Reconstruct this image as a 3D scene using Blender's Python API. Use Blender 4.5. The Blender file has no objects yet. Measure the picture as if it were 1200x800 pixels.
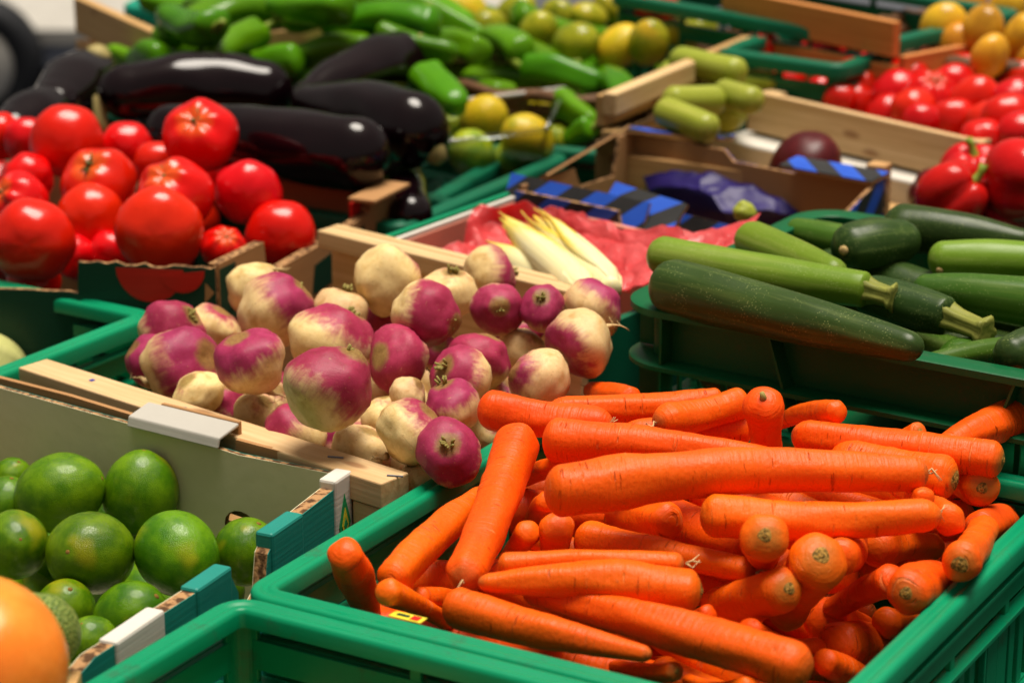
import bpy, bmesh, math, random
import numpy as np
from mathutils import Vector, Matrix, noise

# ------------------------------------------------------------------ camera, sky, sun, exposure
scene = bpy.context.scene
COL = scene.collection
PITCH = math.radians(18.0)
FPX = 3000.0
CAM = Vector((0, 0, 0.875))
cam_data = bpy.data.cameras.new('camera')
cam = bpy.data.objects.new('camera', cam_data)
COL.objects.link(cam)
cam.location = CAM
cam.rotation_euler = (math.pi / 2 - PITCH, 0, 0)
cam_data.sensor_width = 36.0
cam_data.lens = 36.0 * FPX / 1200.0
cam_data.clip_start = 0.05
cam_data.clip_end = 200
cam_data.dof.use_dof = True
cam_data.dof.focus_distance = 1.84
cam_data.dof.aperture_fstop = 6.3
cam_data.dof.aperture_blades = 7
scene.camera = cam

SUN_EL, SUN_AZ = 84.0, 60.0          # degrees; azimuth clockwise from +Y (the far side of the stall)
world = bpy.data.worlds.new('World')
scene.world = world
world.use_nodes = True
wn, wl = world.node_tree.nodes, world.node_tree.links
sky_node = wn.new('ShaderNodeTexSky')
sky_node.sky_type = 'NISHITA'
sky_node.sun_disc = False
sky_node.sun_elevation = math.radians(SUN_EL)
sky_node.sun_rotation = math.radians(SUN_AZ)
sky_node.dust_density = 6.0
sky_node.ozone_density = 0.4
sky_grey = wn.new('ShaderNodeHueSaturation')          # an overcast, nearly colourless sky
sky_grey.inputs['Saturation'].default_value = 0.22
wl.new(sky_node.outputs[0], sky_grey.inputs['Color'])
sky_warm = wn.new('ShaderNodeMix'); sky_warm.data_type = 'RGBA'; sky_warm.blend_type = 'MULTIPLY'
sky_warm.inputs[0].default_value = 1.0
sky_warm.inputs[7].default_value = (1.0, 0.90, 0.76, 1)   # the camera's white balance for shade
wl.new(sky_grey.outputs[0], sky_warm.inputs[6])
wl.new(sky_warm.outputs[2], wn['Background'].inputs[0])
wn['Background'].inputs[1].default_value = 0.052

sun_data = bpy.data.lights.new('sun', 'SUN')
sun_data.energy = 4.2
sun_data.angle = math.radians(34)
sun_data.color = (1.0, 0.92, 0.80)
sun = bpy.data.objects.new('sun', sun_data)
COL.objects.link(sun)
_e, _a = math.radians(SUN_EL), math.radians(SUN_AZ)
sun_dir = Vector((math.sin(_a) * math.cos(_e), math.cos(_a) * math.cos(_e), math.sin(_e)))
sun.rotation_euler = sun_dir.to_track_quat('Z', 'Y').to_euler()

scene.view_settings.view_transform = 'Standard'
scene.view_settings.look = 'None'
scene.view_settings.gamma = 1.0
scene.view_settings.use_curve_mapping = False
scene.view_settings.exposure = 0.24
scene.render.engine = 'CYCLES'
scene.cycles.use_denoising = True
scene.cycles.max_bounces = 7
scene.cycles.diffuse_bounces = 3
scene.cycles.transparent_max_bounces = 12
scene.cycles.caustics_reflective = False
scene.cycles.caustics_refractive = False

rng = random.Random(7)

# ------------------------------------------------------------------ measuring: a spot of the photograph at a height above the table
CR = Vector((1, 0, 0))
CU = Vector((0, math.sin(PITCH), math.cos(PITCH)))
CT = Vector((0, -math.cos(PITCH), math.sin(PITCH)))      # from the stall towards the viewer


def at(px, py, z):
    d = CR * ((px - 600) / FPX) + CU * ((400 - py) / FPX) - CT
    return CAM + d * ((z - CAM.z) / d.z)


def metres(rpx, p):
    return rpx / FPX * (CAM - p).dot(CT)


# ------------------------------------------------------------------ object helpers
def add(name, verts, faces, mat, parent=None, matrix=None, smooth=False, attrs=None, sharp=None):
    me = bpy.data.meshes.new(name)
    if parent is not None and matrix is None and parent.get('_flat'):
        o0 = parent.location
        verts = [Vector(v) - o0 for v in verts]
    me.from_pydata([tuple(v) for v in verts], [], faces)
    if attrs:
        for k, vals in attrs.items():
            a = me.attributes.new(k, 'FLOAT', 'POINT')
            a.data.foreach_set('value', vals)
    me.validate()
    bm = bmesh.new(); bm.from_mesh(me)
    bmesh.ops.recalc_face_normals(bm, faces=bm.faces)
    bm.to_mesh(me); bm.free()
    if smooth:
        me.shade_smooth()
    if mat:
        me.materials.append(mat)
    o = bpy.data.objects.new(name, me)
    COL.objects.link(o)
    if matrix is not None:
        o.matrix_world = matrix
    if parent is not None:
        o.parent = parent
    return o


def tag(o, label, cat, group=None, kind=None):
    if label:
        o['label'] = label
    if cat:
        o['category'] = cat
    if group:
        o['group'] = group
    if kind:
        o['kind'] = kind
    return o


def root(name, loc, label, cat, group=None):
    o = bpy.data.objects.new(name, None)
    COL.objects.link(o)
    o.location = loc
    o.empty_display_size = 0.02
    o['_flat'] = 1
    return tag(o, label, cat, group)


class MB:
    """collects boxes and prisms in world space"""
    def __init__(s):
        s.v, s.f = [], []

    def hexa(s, pts):
        n = len(s.v)
        s.v += [Vector(p) for p in pts]
        s.f += [[n + i for i in q] for q in ((0, 3, 2, 1), (4, 5, 6, 7), (0, 1, 5, 4), (1, 2, 6, 5), (2, 3, 7, 6), (3, 0, 4, 7))]

    def box(s, fr, x0, x1, y0, y1, z0, z1):
        s.hexa([fr @ Vector(p) for p in ((x0, y0, z0), (x1, y0, z0), (x1, y1, z0), (x0, y1, z0), (x0, y0, z1), (x1, y0, z1), (x1, y1, z1), (x0, y1, z1))])

    def prism(s, fr, poly, y0, y1):
        """polygon in local x,z pushed from y0 to y1"""
        n, k = len(s.v), len(poly)
        s.v += [fr @ Vector((x, y0, z)) for x, z in poly] + [fr @ Vector((x, y1, z)) for x, z in poly]
        s.f += [list(range(n, n + k)), list(range(n + 2 * k - 1, n + k - 1, -1))]
        for i in range(k):
            j = (i + 1) % k
            s.f.append([n + i, n + j, n + k + j, n + k + i])

    def build(s, name, mat, parent=None, bevel=0.0, smooth=False):
        o = add(name, s.v, s.f, mat, parent)
        if bevel:
            m = o.modifiers.new('edge', 'BEVEL')
            m.width = bevel; m.segments = 2; m.limit_method = 'ANGLE'; m.angle_limit = math.radians(40)
        if smooth:
            o.data.shade_smooth()
        return o


def frame_along(P, Q, z=None):
    """local x from P to Q on the level, y to the side (to the left of PQ), z up"""
    P, Q = Vector(P), Vector(Q)
    d = Q - P
    d.z = 0
    L = d.length
    d.normalize()
    y = Vector((-d.y, d.x, 0))
    o = Vector((P.x, P.y, P.z if z is None else z))
    return Matrix(((d.x, y.x, 0, o.x), (d.y, y.y, 0, o.y), (0, 0, 1, o.z), (0, 0, 0, 1))), L


# ------------------------------------------------------------------ materials
class NT:
    def __init__(s, name):
        s.m = bpy.data.materials.new(name)
        s.m.use_nodes = True
        s.t = s.m.node_tree
        s.n, s.l = s.t.nodes, s.t.links
        s.b = s.n['Principled BSDF']
        s.out = s.n['Material Output']
        tc = s.n.new('ShaderNodeTexCoord')
        s.obj = tc.outputs['Object']
        oi = s.n.new('ShaderNodeObjectInfo')
        s.rand, s.ocol = oi.outputs['Random'], oi.outputs['Color']

    def put(s, sock, v):
        if hasattr(v, 'is_linked') or isinstance(v, bpy.types.NodeSocket):
            s.l.new(v, sock)
        else:
            if isinstance(v, (tuple, list)) and len(v) == 3 and len(sock.default_value) == 4:
                v = (*v, 1)
            sock.default_value = v

    def attr(s, name):
        a = s.n.new('ShaderNodeAttribute'); a.attribute_name = name
        return a.outputs['Fac']

    def math(s, op, a, b=0.0, c=0.0, clamp=False):
        n = s.n.new('ShaderNodeMath'); n.operation = op; n.use_clamp = clamp
        s.put(n.inputs[0], a); s.put(n.inputs[1], b)
        if len(n.inputs) > 2:
            s.put(n.inputs[2], c)
        return n.outputs[0]

    def mapping(s, vec, scale=(1, 1, 1), rot=(0, 0, 0)):
        n = s.n.new('ShaderNodeMapping')
        s.put(n.inputs['Vector'], vec)
        n.inputs['Scale'].default_value = scale
        n.inputs['Rotation'].default_value = rot
        return n.outputs[0]

    def offset(s, vec, amt=37.0):
        """shift the pattern by the object's own random number"""
        c = s.n.new('ShaderNodeCombineXYZ')
        for i in range(3):
            s.put(c.inputs[i], s.math('MULTIPLY', s.rand, amt * (1 + .37 * i)))
        n = s.n.new('ShaderNodeVectorMath'); n.operation = 'ADD'
        s.put(n.inputs[0], vec); s.put(n.inputs[1], c.outputs[0])
        return n.outputs[0]

    def noise(s, vec, scale, detail=3.0, rough=0.5, dist=0.0):
        n = s.n.new('ShaderNodeTexNoise')
        s.put(n.inputs['Vector'], vec)
        n.inputs['Scale'].default_value = scale
        n.inputs['Detail'].default_value = detail
        n.inputs['Roughness'].default_value = rough
        n.inputs['Distortion'].default_value = dist
        return n.outputs['Fac']

    def voronoi(s, vec, scale, feature='F1'):
        n = s.n.new('ShaderNodeTexVoronoi'); n.feature = feature
        s.put(n.inputs['Vector'], vec)
        n.inputs['Scale'].default_value = scale
        return n.outputs['Distance']

    def sep(s, vec):
        n = s.n.new('ShaderNodeSeparateXYZ'); s.put(n.inputs[0], vec)
        return n.outputs

    def step(s, v, a, b):
        n = s.n.new('ShaderNodeMapRange'); n.interpolation_type = 'SMOOTHSTEP'
        s.put(n.inputs['Value'], v)
        s.put(n.inputs['From Min'], a); s.put(n.inputs['From Max'], b)
        return n.outputs[0]

    def mix(s, f, a, b, mode='MIX'):
        n = s.n.new('ShaderNodeMix'); n.data_type = 'RGBA'; n.blend_type = mode
        s.put(n.inputs[0], f); s.put(n.inputs[6], a); s.put(n.inputs[7], b)
        return n.outputs[2]

    def hsv(s, col, h=0.5, sat=1.0, val=1.0):
        n = s.n.new('ShaderNodeHueSaturation')
        s.put(n.inputs['Hue'], h); s.put(n.inputs['Saturation'], sat); s.put(n.inputs['Value'], val); s.put(n.inputs['Color'], col)
        return n.outputs[0]

    def vary(s, col, hue=0.02, val=0.2):
        h = s.math('MULTIPLY_ADD', s.rand, hue, 0.5 - hue / 2)
        v2 = s.math('FRACT', s.math('MULTIPLY', s.rand, 7.31))
        v = s.math('MULTIPLY_ADD', v2, val, 1 - val / 2)
        return s.hsv(col, h, 1.0, v)

    def bump(s, height, strength=0.3, dist=0.001, normal=None):
        n = s.n.new('ShaderNodeBump')
        n.inputs['Strength'].default_value = strength
        n.inputs['Distance'].default_value = dist
        s.put(n.inputs['Height'], height)
        if normal is not None:
            s.put(n.inputs['Normal'], normal)
        return n.outputs[0]

    def done(s, col, rough=0.5, normal=None, sss=0.0, sss_rad=(0.004, 0.002, 0.001), coat=0.0, spec=0.24, **kw):
        s.put(s.b.inputs['Base Color'], col)
        s.put(s.b.inputs['Roughness'], rough)
        s.b.inputs['Specular IOR Level'].default_value = spec
        if normal is not None:
            s.put(s.b.inputs['Normal'], normal)
        if sss:
            s.b.inputs['Subsurface Weight'].default_value = sss
            s.b.inputs['Subsurface Radius'].default_value = sss_rad
            s.b.inputs['Subsurface Scale'].default_value = 1.0
        if coat:
            s.b.inputs['Coat Weight'].default_value = coat
            s.b.inputs['Coat Roughness'].default_value = 0.12
        for k, v in kw.items():
            s.put(s.b.inputs[k], v)
        return s.m


M = {}


def make_materials():
    # carrot: attribute u runs 0 (crown) to 1 (tip); object colour r = how strong the green crown ring is, g = brown tip
    t = NT('carrot_skin')
    p = t.offset(t.obj, 3.0)
    u = t.attr('u')
    oc = t.n.new('ShaderNodeSeparateColor'); t.put(oc.inputs[0], t.ocol)
    big = t.noise(p, 22, 3)
    col = t.mix(big, (0.74, 0.068, 0.0012), (0.94, 0.135, 0.002))
    rings = t.noise(t.mapping(p, (330, 22, 22)), 1.0, 3, 0.65)
    mark = t.step(rings, 0.60, 0.70)
    brk = t.step(t.noise(p, 55, 2), 0.46, 0.60)
    mk = t.math('MULTIPLY', mark, brk)
    col = t.mix(t.math('MULTIPLY', mk, 0.50), col, (0.90, 0.30, 0.08))
    dark = t.math('MULTIPLY', t.step(t.noise(t.mapping(p, (420, 50, 50)), 1.0, 2), 0.64, 0.72), t.math('MULTIPLY', brk, 0.55))
    col = t.mix(dark, col, (0.26, 0.030, 0.006))
    dirt = t.math('MULTIPLY', t.step(t.noise(p, 75, 5, 0.7), 0.62, 0.76), 0.55)
    col = t.mix(dirt, col, (0.33, 0.12, 0.035))
    edge = t.noise(p, 60, 2)
    un = t.math('MULTIPLY_ADD', edge, 0.05, u)
    crown = t.math('MULTIPLY', t.math('SUBTRACT', 1.0, t.step(un, 0.020, 0.070)), oc.outputs[0])
    col = t.mix(crown, col, t.mix(t.noise(p, 130, 3), (0.14, 0.095, 0.012), (0.50, 0.19, 0.03)))
    tip = t.math('MULTIPLY', t.step(un, 0.98, 1.03), oc.outputs[1])
    col = t.mix(t.math('MULTIPLY', tip, 0.75), col, (0.30, 0.12, 0.03))
    col = t.vary(col, 0.010, 0.14)
    h = t.math('ADD', t.math('MULTIPLY', rings, 0.7), t.math('MULTIPLY', mk, -0.6))
    h = t.math('ADD', h, t.math('MULTIPLY', t.noise(p, 300, 3), 0.3))
    M['carrot'] = t.done(col, t.math('MULTIPLY_ADD', t.noise(p, 70, 3), 0.30, 0.30), t.bump(t.math('SUBTRACT', h, t.math('MULTIPLY', dark, 1.2)), 0.85, 0.0018), 0.10, (0.004, 0.001, 0.0004), spec=0.24)

    t = NT('carrot_crown_scar')
    p = t.offset(t.obj, 3.0)
    ring = t.noise(t.obj, 420, 3, 0.7)
    col = t.mix(t.step(ring, 0.35, 0.65), (0.10, 0.060, 0.008), (0.46, 0.24, 0.045))
    M['scar'] = t.done(col, 0.75, t.bump(ring, 0.8, 0.001))

    # turnip: u = 1 at the crown, -1 at the root; object colour r = how far the purple reaches, g = cream blotch
    t = NT('turnip_skin')
    p = t.offset(t.obj, 9.0)
    u = t.attr('u')
    oc = t.n.new('ShaderNodeSeparateColor'); t.put(oc.inputs[0], t.ocol)
    n1 = t.noise(p, 1.1, 5, 0.6)
    n2 = t.noise(p, 6.0, 4, 0.6)
    lvl = t.math('ADD', u, t.math('MULTIPLY', t.math('SUBTRACT', n1, 0.5), 1.25))
    lvl = t.math('ADD', lvl, t.math('MULTIPLY', t.math('SUBTRACT', n2, 0.5), 0.20))
    thr = t.math('MULTIPLY_ADD', oc.outputs[0], -2.0, 1.24)
    streak = t.noise(t.mapping(p, (7, 7, 0.9)), 1.0, 4, 0.6)
    lvl = t.math('ADD', lvl, t.math('MULTIPLY', t.math('SUBTRACT', streak, 0.5), 0.75))
    pur = t.step(lvl, t.math('SUBTRACT', thr, 0.34), t.math('ADD', thr, 0.42))
    cream = t.mix(n2, (0.66, 0.43, 0.165), (0.90, 0.69, 0.36))
    cream = t.mix(t.step(t.noise(p, 2.2, 4), 0.50, 0.75), cream, (0.60, 0.36, 0.12))
    purple = t.mix(t.noise(p, 3.0, 4, 0.6), (0.20, 0.008, 0.034), (0.50, 0.050, 0.155))
    col = t.mix(pur, cream, purple)
    sc = t.step(t.noise(p, 11.0, 4, 0.7), 0.64, 0.72)
    col = t.mix(t.math('MULTIPLY', sc, 0.60), col, (0.55, 0.33, 0.12))
    lines = t.step(t.noise(t.mapping(p, (2.2, 2.2, 30)), 1.0, 3, 0.6), 0.60, 0.70)
    col = t.mix(t.math('MULTIPLY', lines, 0.30), col, t.mix(pur, (0.40, 0.22, 0.07), (0.16, 0.015, 0.040)))
    spots = t.step(t.noise(p, 16, 3, 0.6), 0.66, 0.74)
    col = t.mix(t.math('MULTIPLY', spots, 0.75), col, (0.20, 0.085, 0.020))
    scr = t.step(t.noise(t.mapping(p, (3, 3, 26)), 1.5, 4, 0.7), 0.66, 0.72)
    col = t.mix(t.math('MULTIPLY', scr, 0.55), col, (0.66, 0.45, 0.20))
    top = t.step(t.math('MULTIPLY_ADD', n2, 0.10, u), 0.93, 1.02)
    col = t.mix(t.math('MULTIPLY', top, 0.85), col, t.mix(t.noise(p, 14, 4), (0.11, 0.065, 0.012), (0.42, 0.27, 0.07)))
    bot = t.step(t.math('MULTIPLY', u, -1.0), 0.955, 1.0)
    col = t.mix(t.math('MULTIPLY', bot, 0.6), col, (0.36, 0.19, 0.06))
    col = t.vary(col, 0.02, 0.22)
    h = t.math('ADD', t.math('MULTIPLY', t.noise(p, 22, 4, 0.6), 0.8), t.math('MULTIPLY', t.noise(p, 80, 2), 0.35))
    M['turnip'] = t.done(col, t.math('MULTIPLY_ADD', n2, 0.25, 0.27), t.bump(h, 0.35, 0.0010), 0.08, (0.003, 0.0015, 0.001))

    t = NT('turnip_root')
    M['root'] = t.done(t.mix(t.noise(t.obj, 300, 3), (0.45, 0.27, 0.10), (0.75, 0.58, 0.30)), 0.7)
    t = NT('leaf_stub')
    n = t.noise(t.obj, 160, 3)
    M['stub'] = t.done(t.mix(n, (0.11, 0.095, 0.018), (0.50, 0.42, 0.12)), 0.6, t.bump(n, 0.5, 0.001))

    def tomato(name, a, b, blot):
        t = NT(name)
        p = t.offset(t.obj, 7.0)
        u = t.attr('u')
        n = t.noise(p, 1.0, 3)
        col = t.mix(n, a, b)
        sh = t.step(t.math('MULTIPLY_ADD', t.noise(p, 5, 3), 0.14, u), 0.88, 1.05)
        col = t.mix(t.math('MULTIPLY', sh, 0.55), col, blot)
        fl = t.step(t.noise(p, 42, 2), 0.62, 0.74)
        col = t.mix(t.math('MULTIPLY', fl, 0.16), col, (0.90, 0.22, 0.06))
        col = t.vary(col, 0.006, 0.18)
        return t.done(col, t.math('MULTIPLY_ADD', t.noise(p, 6, 4), 0.12, 0.14), t.bump(t.noise(p, 3.5, 3), 0.16, 0.003), 0.10, (0.005, 0.001, 0.0005), spec=0.42)
    M['tomato'] = tomato('tomato_skin', (0.56, 0.004, 0.002), (0.80, 0.012, 0.003), (0.70, 0.16, 0.02))
    M['tomato_far'] = tomato('vine_tomato_skin', (0.50, 0.004, 0.002), (0.70, 0.012, 0.004), (0.52, 0.06, 0.01))

    t = NT('calyx_green')
    n = t.noise(t.obj, 9, 3)
    M['calyx'] = t.done(t.mix(n, (0.035, 0.050, 0.010), (0.14, 0.16, 0.035)), 0.6)

    def citrus(name, a, b, c, scale=42, bs=0.35):
        t = NT(name)
        p = t.offset(t.obj, 7.0)
        n = t.noise(p, 1.2, 4, 0.6)
        col = t.mix(t.step(n, 0.35, 0.65), a, b)
        patch = t.step(t.noise(t.offset(t.obj, 17.0), 0.8, 2), 0.55, 0.75)
        col = t.mix(t.math('MULTIPLY', patch, 0.75), col, c)
        br = t.step(t.noise(p, 9, 5, 0.75), 0.66, 0.78)
        col = t.mix(t.math('MULTIPLY', br, 0.55), col, (0.16, 0.10, 0.025))
        pore = t.voronoi(p, scale)
        dk = t.step(pore, 0.0, 0.32)
        col = t.mix(dk, t.mix(0.45, col, (0.02, 0.03, 0.004)), col)
        col = t.vary(col, 0.03, 0.25)
        h = t.math('ADD', t.step(pore, 0.05, 0.6), t.math('MULTIPLY', t.noise(p, 5, 3), 0.7))
        return t.done(col, t.math('MULTIPLY_ADD', n, 0.12, 0.15), t.bump(h, bs, 0.0006), 0.06, (0.002, 0.002, 0.0005), coat=0.12)
    M['lime'] = citrus('lime_skin', (0.046, 0.135, 0.0015), (0.125, 0.245, 0.003), (0.34, 0.32, 0.008))
    M['lemon'] = citrus('lemon_skin', (0.60, 0.50, 0.015), (0.78, 0.56, 0.02), (0.34, 0.40, 0.02))
    M['lemon_green'] = citrus('green_lemon_skin', (0.17, 0.30, 0.010), (0.34, 0.42, 0.015), (0.55, 0.46, 0.02))
    M['mango'] = citrus('mango_skin', (0.56, 0.27, 0.018), (0.68, 0.36, 0.022), (0.40, 0.20, 0.015), 60, 0.08)
    M['orange'] = citrus('orange_skin', (0.80, 0.20, 0.02), (0.88, 0.28, 0.04), (0.78, 0.14, 0.012), 34, 0.25)
    M['greenmango'] = citrus('green_mango_skin', (0.20, 0.23, 0.010), (0.38, 0.35, 0.015), (0.56, 0.38, 0.02), 60, 0.08)

    t = NT('eggplant_skin')
    p = t.offset(t.obj, 5.0)
    n = t.noise(p, 12, 3)
    col = t.mix(n, (0.0028, 0.0010, 0.0016), (0.0085, 0.0020, 0.0040))
    M['eggplant'] = t.done(col, t.math('MULTIPLY_ADD', t.noise(p, 40, 4), 0.08, 0.08), t.bump(t.noise(p, 34, 3), 0.10, 0.003), spec=0.42)
    t = NT('eggplant_calyx')
    n = t.noise(t.obj, 90, 4)
    M['egg_calyx'] = t.done(t.mix(n, (0.20, 0.17, 0.05), (0.48, 0.38, 0.15)), 0.6, t.bump(n, 0.4, 0.001))

    def zucchini(name, a, b, stripe, amt):
        t = NT(name)
        p = t.offset(t.obj, 2.0)
        ang = t.attr('ang')
        n = t.noise(p, 14, 3)
        col = t.mix(n, a, b)
        st = t.noise(t.mapping(p, (6, 120, 120)), 1.0, 3, 0.6)
        col = t.mix(t.math('MULTIPLY', t.step(st, 0.50, 0.68), amt), col, stripe)
        fl = t.step(t.voronoi(p, 480), 0.30, 0.12)
        keep = t.step(t.noise(p, 60, 2), 0.42, 0.60)
        col = t.mix(t.math('MULTIPLY', t.math('MULTIPLY', fl, keep), 0.55), col, t.mix(0.6, stripe, (0.45, 0.52, 0.20)))
        scuff = t.step(t.noise(t.mapping(p, (25, 160, 160)), 1.0, 4, 0.7), 0.66, 0.76)
        col = t.mix(t.math('MULTIPLY', scuff, 0.35), col, (0.24, 0.24, 0.10))
        col = t.vary(col, 0.02, 0.22)
        h = t.math('ADD', t.math('MULTIPLY', st, 0.6), t.math('MULTIPLY', t.noise(p, 160, 3), 0.4))
        return t.done(col, t.math('MULTIPLY_ADD', t.noise(p, 50, 3), 0.24, 0.22), t.bump(h, 0.30, 0.001), 0.03, (0.003, 0.003, 0.001))
    M['zuc_dark'] = zucchini('dark_zucchini_skin', (0.016, 0.038, 0.007), (0.036, 0.075, 0.014), (0.080, 0.125, 0.028), 0.5)
    M['zuc_mid'] = zucchini('green_zucchini_skin', (0.032, 0.085, 0.007), (0.070, 0.150, 0.013), (0.13, 0.20, 0.03), 0.5)
    M['zuc_light'] = zucchini('light_zucchini_skin', (0.095, 0.190, 0.012), (0.185, 0.290, 0.024), (0.25, 0.32, 0.06), 0.55)
    M['zuc_pale'] = zucchini('pale_zucchini_skin', (0.22, 0.29, 0.02), (0.36, 0.41, 0.05), (0.46, 0.48, 0.10), 0.5)
    t = NT('zucchini_stem')
    n = t.noise(t.mapping(t.obj, (40, 200, 200)), 1.0, 3)
    M['zuc_stem'] = t.done(t.mix(n, (0.09, 0.12, 0.015), (0.34, 0.33, 0.07)), 0.55, t.bump(n, 0.6, 0.001))
    t = NT('blossom_scar')
    n = t.noise(t.obj, 500, 3)
    M['blossom'] = t.done(t.mix(n, (0.30, 0.17, 0.05), (0.68, 0.50, 0.22)), 0.7)

    t = NT('green_pepper_skin')
    p = t.offset(t.obj, 4.0)
    n = t.noise(p, 18, 3)
    col = t.vary(t.mix(n, (0.038, 0.160, 0.002), (0.115, 0.300, 0.005)), 0.03, 0.40)
    M['pepper'] = t.done(col, 0.20, t.bump(t.noise(p, 40, 3), 0.3, 0.004), 0.04, (0.003, 0.004, 0.001))
    t = NT('pepper_stem')
    M['pepper_stem'] = t.done(t.mix(t.noise(t.obj, 120, 3), (0.10, 0.20, 0.015), (0.32, 0.38, 0.05)), 0.5)
    t = NT('red_pepper_skin')
    p = t.offset(t.obj, 4.0)
    col = t.vary(t.mix(t.noise(p, 1.5, 3), (0.44, 0.004, 0.006), (0.66, 0.012, 0.010)), 0.01, 0.15)
    M['red_pepper'] = t.done(col, 0.17, t.bump(t.noise(p, 3, 3), 0.2, 0.003), 0.05, (0.003, 0.0005, 0.0003))

    t = NT('endive_leaf')
    p = t.offset(t.obj, 2.0)
    u = t.attr('u')
    ed = t.math('MULTIPLY', t.step(t.math('MULTIPLY_ADD', t.noise(p, 90, 3), 0.3, t.attr('e')), 0.75, 1.05), t.step(u, 0.15, 0.5))
    col = t.mix(t.math('MAXIMUM', t.step(u, 0.45, 1.0), ed), (0.84, 0.75, 0.40), (0.80, 0.58, 0.07))
    vein = t.noise(t.mapping(p, (8, 260, 260)), 1.0, 3)
    col = t.mix(t.math('MULTIPLY', t.step(vein, 0.5, 0.7), 0.25), col, (0.90, 0.88, 0.70))
    M['endive'] = t.done(col, 0.42, t.bump(vein, 0.4, 0.001), 0.2, (0.006, 0.005, 0.002))

    t = NT('potato_skin')
    p = t.offset(t.obj, 7.0)
    n = t.noise(p, 7, 4, 0.65)
    M['potato'] = t.done(t.mix(n, (0.38, 0.23, 0.07), (0.66, 0.46, 0.16)), 0.6, t.bump(n, 0.3, 0.001))
    t = NT('squash_skin')
    p = t.offset(t.obj, 7.0)
    n = t.noise(t.mapping(p, (1, 9, 9)), 1.5, 3)
    M['squash'] = t.done(t.mix(n, (0.40, 0.42, 0.13), (0.62, 0.60, 0.24)), 0.45, t.bump(n, 0.3, 0.001))
    t = NT('cabbage_leaf')
    p = t.obj
    v = t.voronoi(t.mapping(p, (1, 1, 1)), 9, 'DISTANCE_TO_EDGE')
    n = t.noise(p, 14, 4)
    col = t.mix(t.step(v, 0.0, 0.16), (0.30, 0.36, 0.09), t.mix(n, (0.035, 0.095, 0.010), (0.10, 0.18, 0.020)))
    M['cabbage'] = t.done(col, 0.45, t.bump(t.step(v, 0, 0.4), 0.6, 0.0015))
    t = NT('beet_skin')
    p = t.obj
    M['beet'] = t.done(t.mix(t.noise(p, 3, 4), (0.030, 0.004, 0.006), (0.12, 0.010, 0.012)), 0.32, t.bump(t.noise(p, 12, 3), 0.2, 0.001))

    def plastic(name, c, dirt=(0.045, 0.070, 0.040), rough=0.34):
        t = NT(name)
        p = t.obj
        n = t.noise(p, 9, 4, 0.6)
        col = t.mix(n, tuple(x * 0.84 for x in c), tuple(min(1, x * 1.12) for x in c))
        sc = t.step(t.noise(t.mapping(p, (9, 60, 9), (0.3, 0.2, 0.5)), 2.0, 5, 0.75), 0.66, 0.74)
        col = t.mix(t.math('MULTIPLY', sc, 0.35), col, tuple(min(1, x * 1.5 + 0.05) for x in c))
        dt = t.step(t.noise(p, 26, 6, 0.75), 0.56, 0.72)
        col = t.mix(t.math('MULTIPLY', dt, 0.45), col, dirt)
        fade = t.step(t.noise(p, 5, 3), 0.45, 0.75)
        col = t.mix(t.math('MULTIPLY', fade, 0.25), col, tuple(min(1, x * 1.25 + 0.02) for x in c))
        h = t.noise(p, 120, 3)
        return t.done(col, t.math('MULTIPLY_ADD', n, 0.22, rough - 0.08), t.bump(h, 0.12, 0.001))
    M['green'] = plastic('green_crate_plastic', (0.001, 0.250, 0.110))
    M['green_dark'] = plastic('dark_green_crate_plastic', (0.003, 0.105, 0.034))
    M['green_old'] = plastic('old_green_crate_plastic', (0.004, 0.120, 0.060))
    M['teal'] = plastic('teal_crate_plastic', (0.004, 0.260, 0.170))
    M['black_plastic'] = plastic('black_rubber', (0.010, 0.011, 0.014), (0.03, 0.03, 0.03), 0.6)
    M['car_paint'] = plastic('pale_car_paint', (0.46, 0.44, 0.40), (0.36, 0.33, 0.3), 0.35)
    M['steel'] = plastic('blue_grey_steel', (0.17, 0.19, 0.24), (0.1, 0.09, 0.08), 0.5)
    M['hub'] = plastic('pale_hub_plastic', (0.46, 0.44, 0.40), (0.2, 0.17, 0.14), 0.45)

    def card(name, c, c2, rough=0.75, fine=True):
        t = NT(name)
        p = t.obj
        n = t.noise(p, 11, 5, 0.65)
        col = t.mix(n, c, c2)
        flute = t.noise(t.mapping(p, (8, 8, 300)), 1.0, 2)
        if not fine:
            flute = t.noise(p, 90, 3)
        col = t.mix(t.math('MULTIPLY', flute, 0.12), col, tuple(x * 0.72 for x in c))
        st = t.step(t.noise(p, 30, 5, 0.75), 0.64, 0.74)
        col = t.mix(t.math('MULTIPLY', st, 0.45), col, tuple(x * 0.45 for x in c))
        return t.done(col, rough, t.bump(t.math('ADD', flute, n), 0.25, 0.001))
    M['card'] = card('brown_cardboard', (0.34, 0.17, 0.065), (0.46, 0.25, 0.105))
    M['card_in'] = card('olive_cardboard_lining', (0.56, 0.52, 0.33), (0.66, 0.62, 0.43), 0.75, False)
    M['card_white'] = card('white_cardboard', (0.56, 0.53, 0.47), (0.70, 0.67, 0.61))
    M['card_grey'] = card('grey_white_cardboard', (0.40, 0.38, 0.34), (0.52, 0.50, 0.45))
    M['card_teal'] = card('teal_printed_cardboard', (0.010, 0.200, 0.165), (0.020, 0.270, 0.220), 0.45)
    M['card_green'] = card('dark_green_printed_cardboard', (0.006, 0.034, 0.020), (0.012, 0.060, 0.034), 0.45)
    M['card_black'] = card('black_printed_cardboard', (0.012, 0.012, 0.013), (0.028, 0.026, 0.026), 0.5)
    M['card_red'] = card('red_printed_ink', (0.46, 0.012, 0.008), (0.62, 0.020, 0.012), 0.45)
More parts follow.
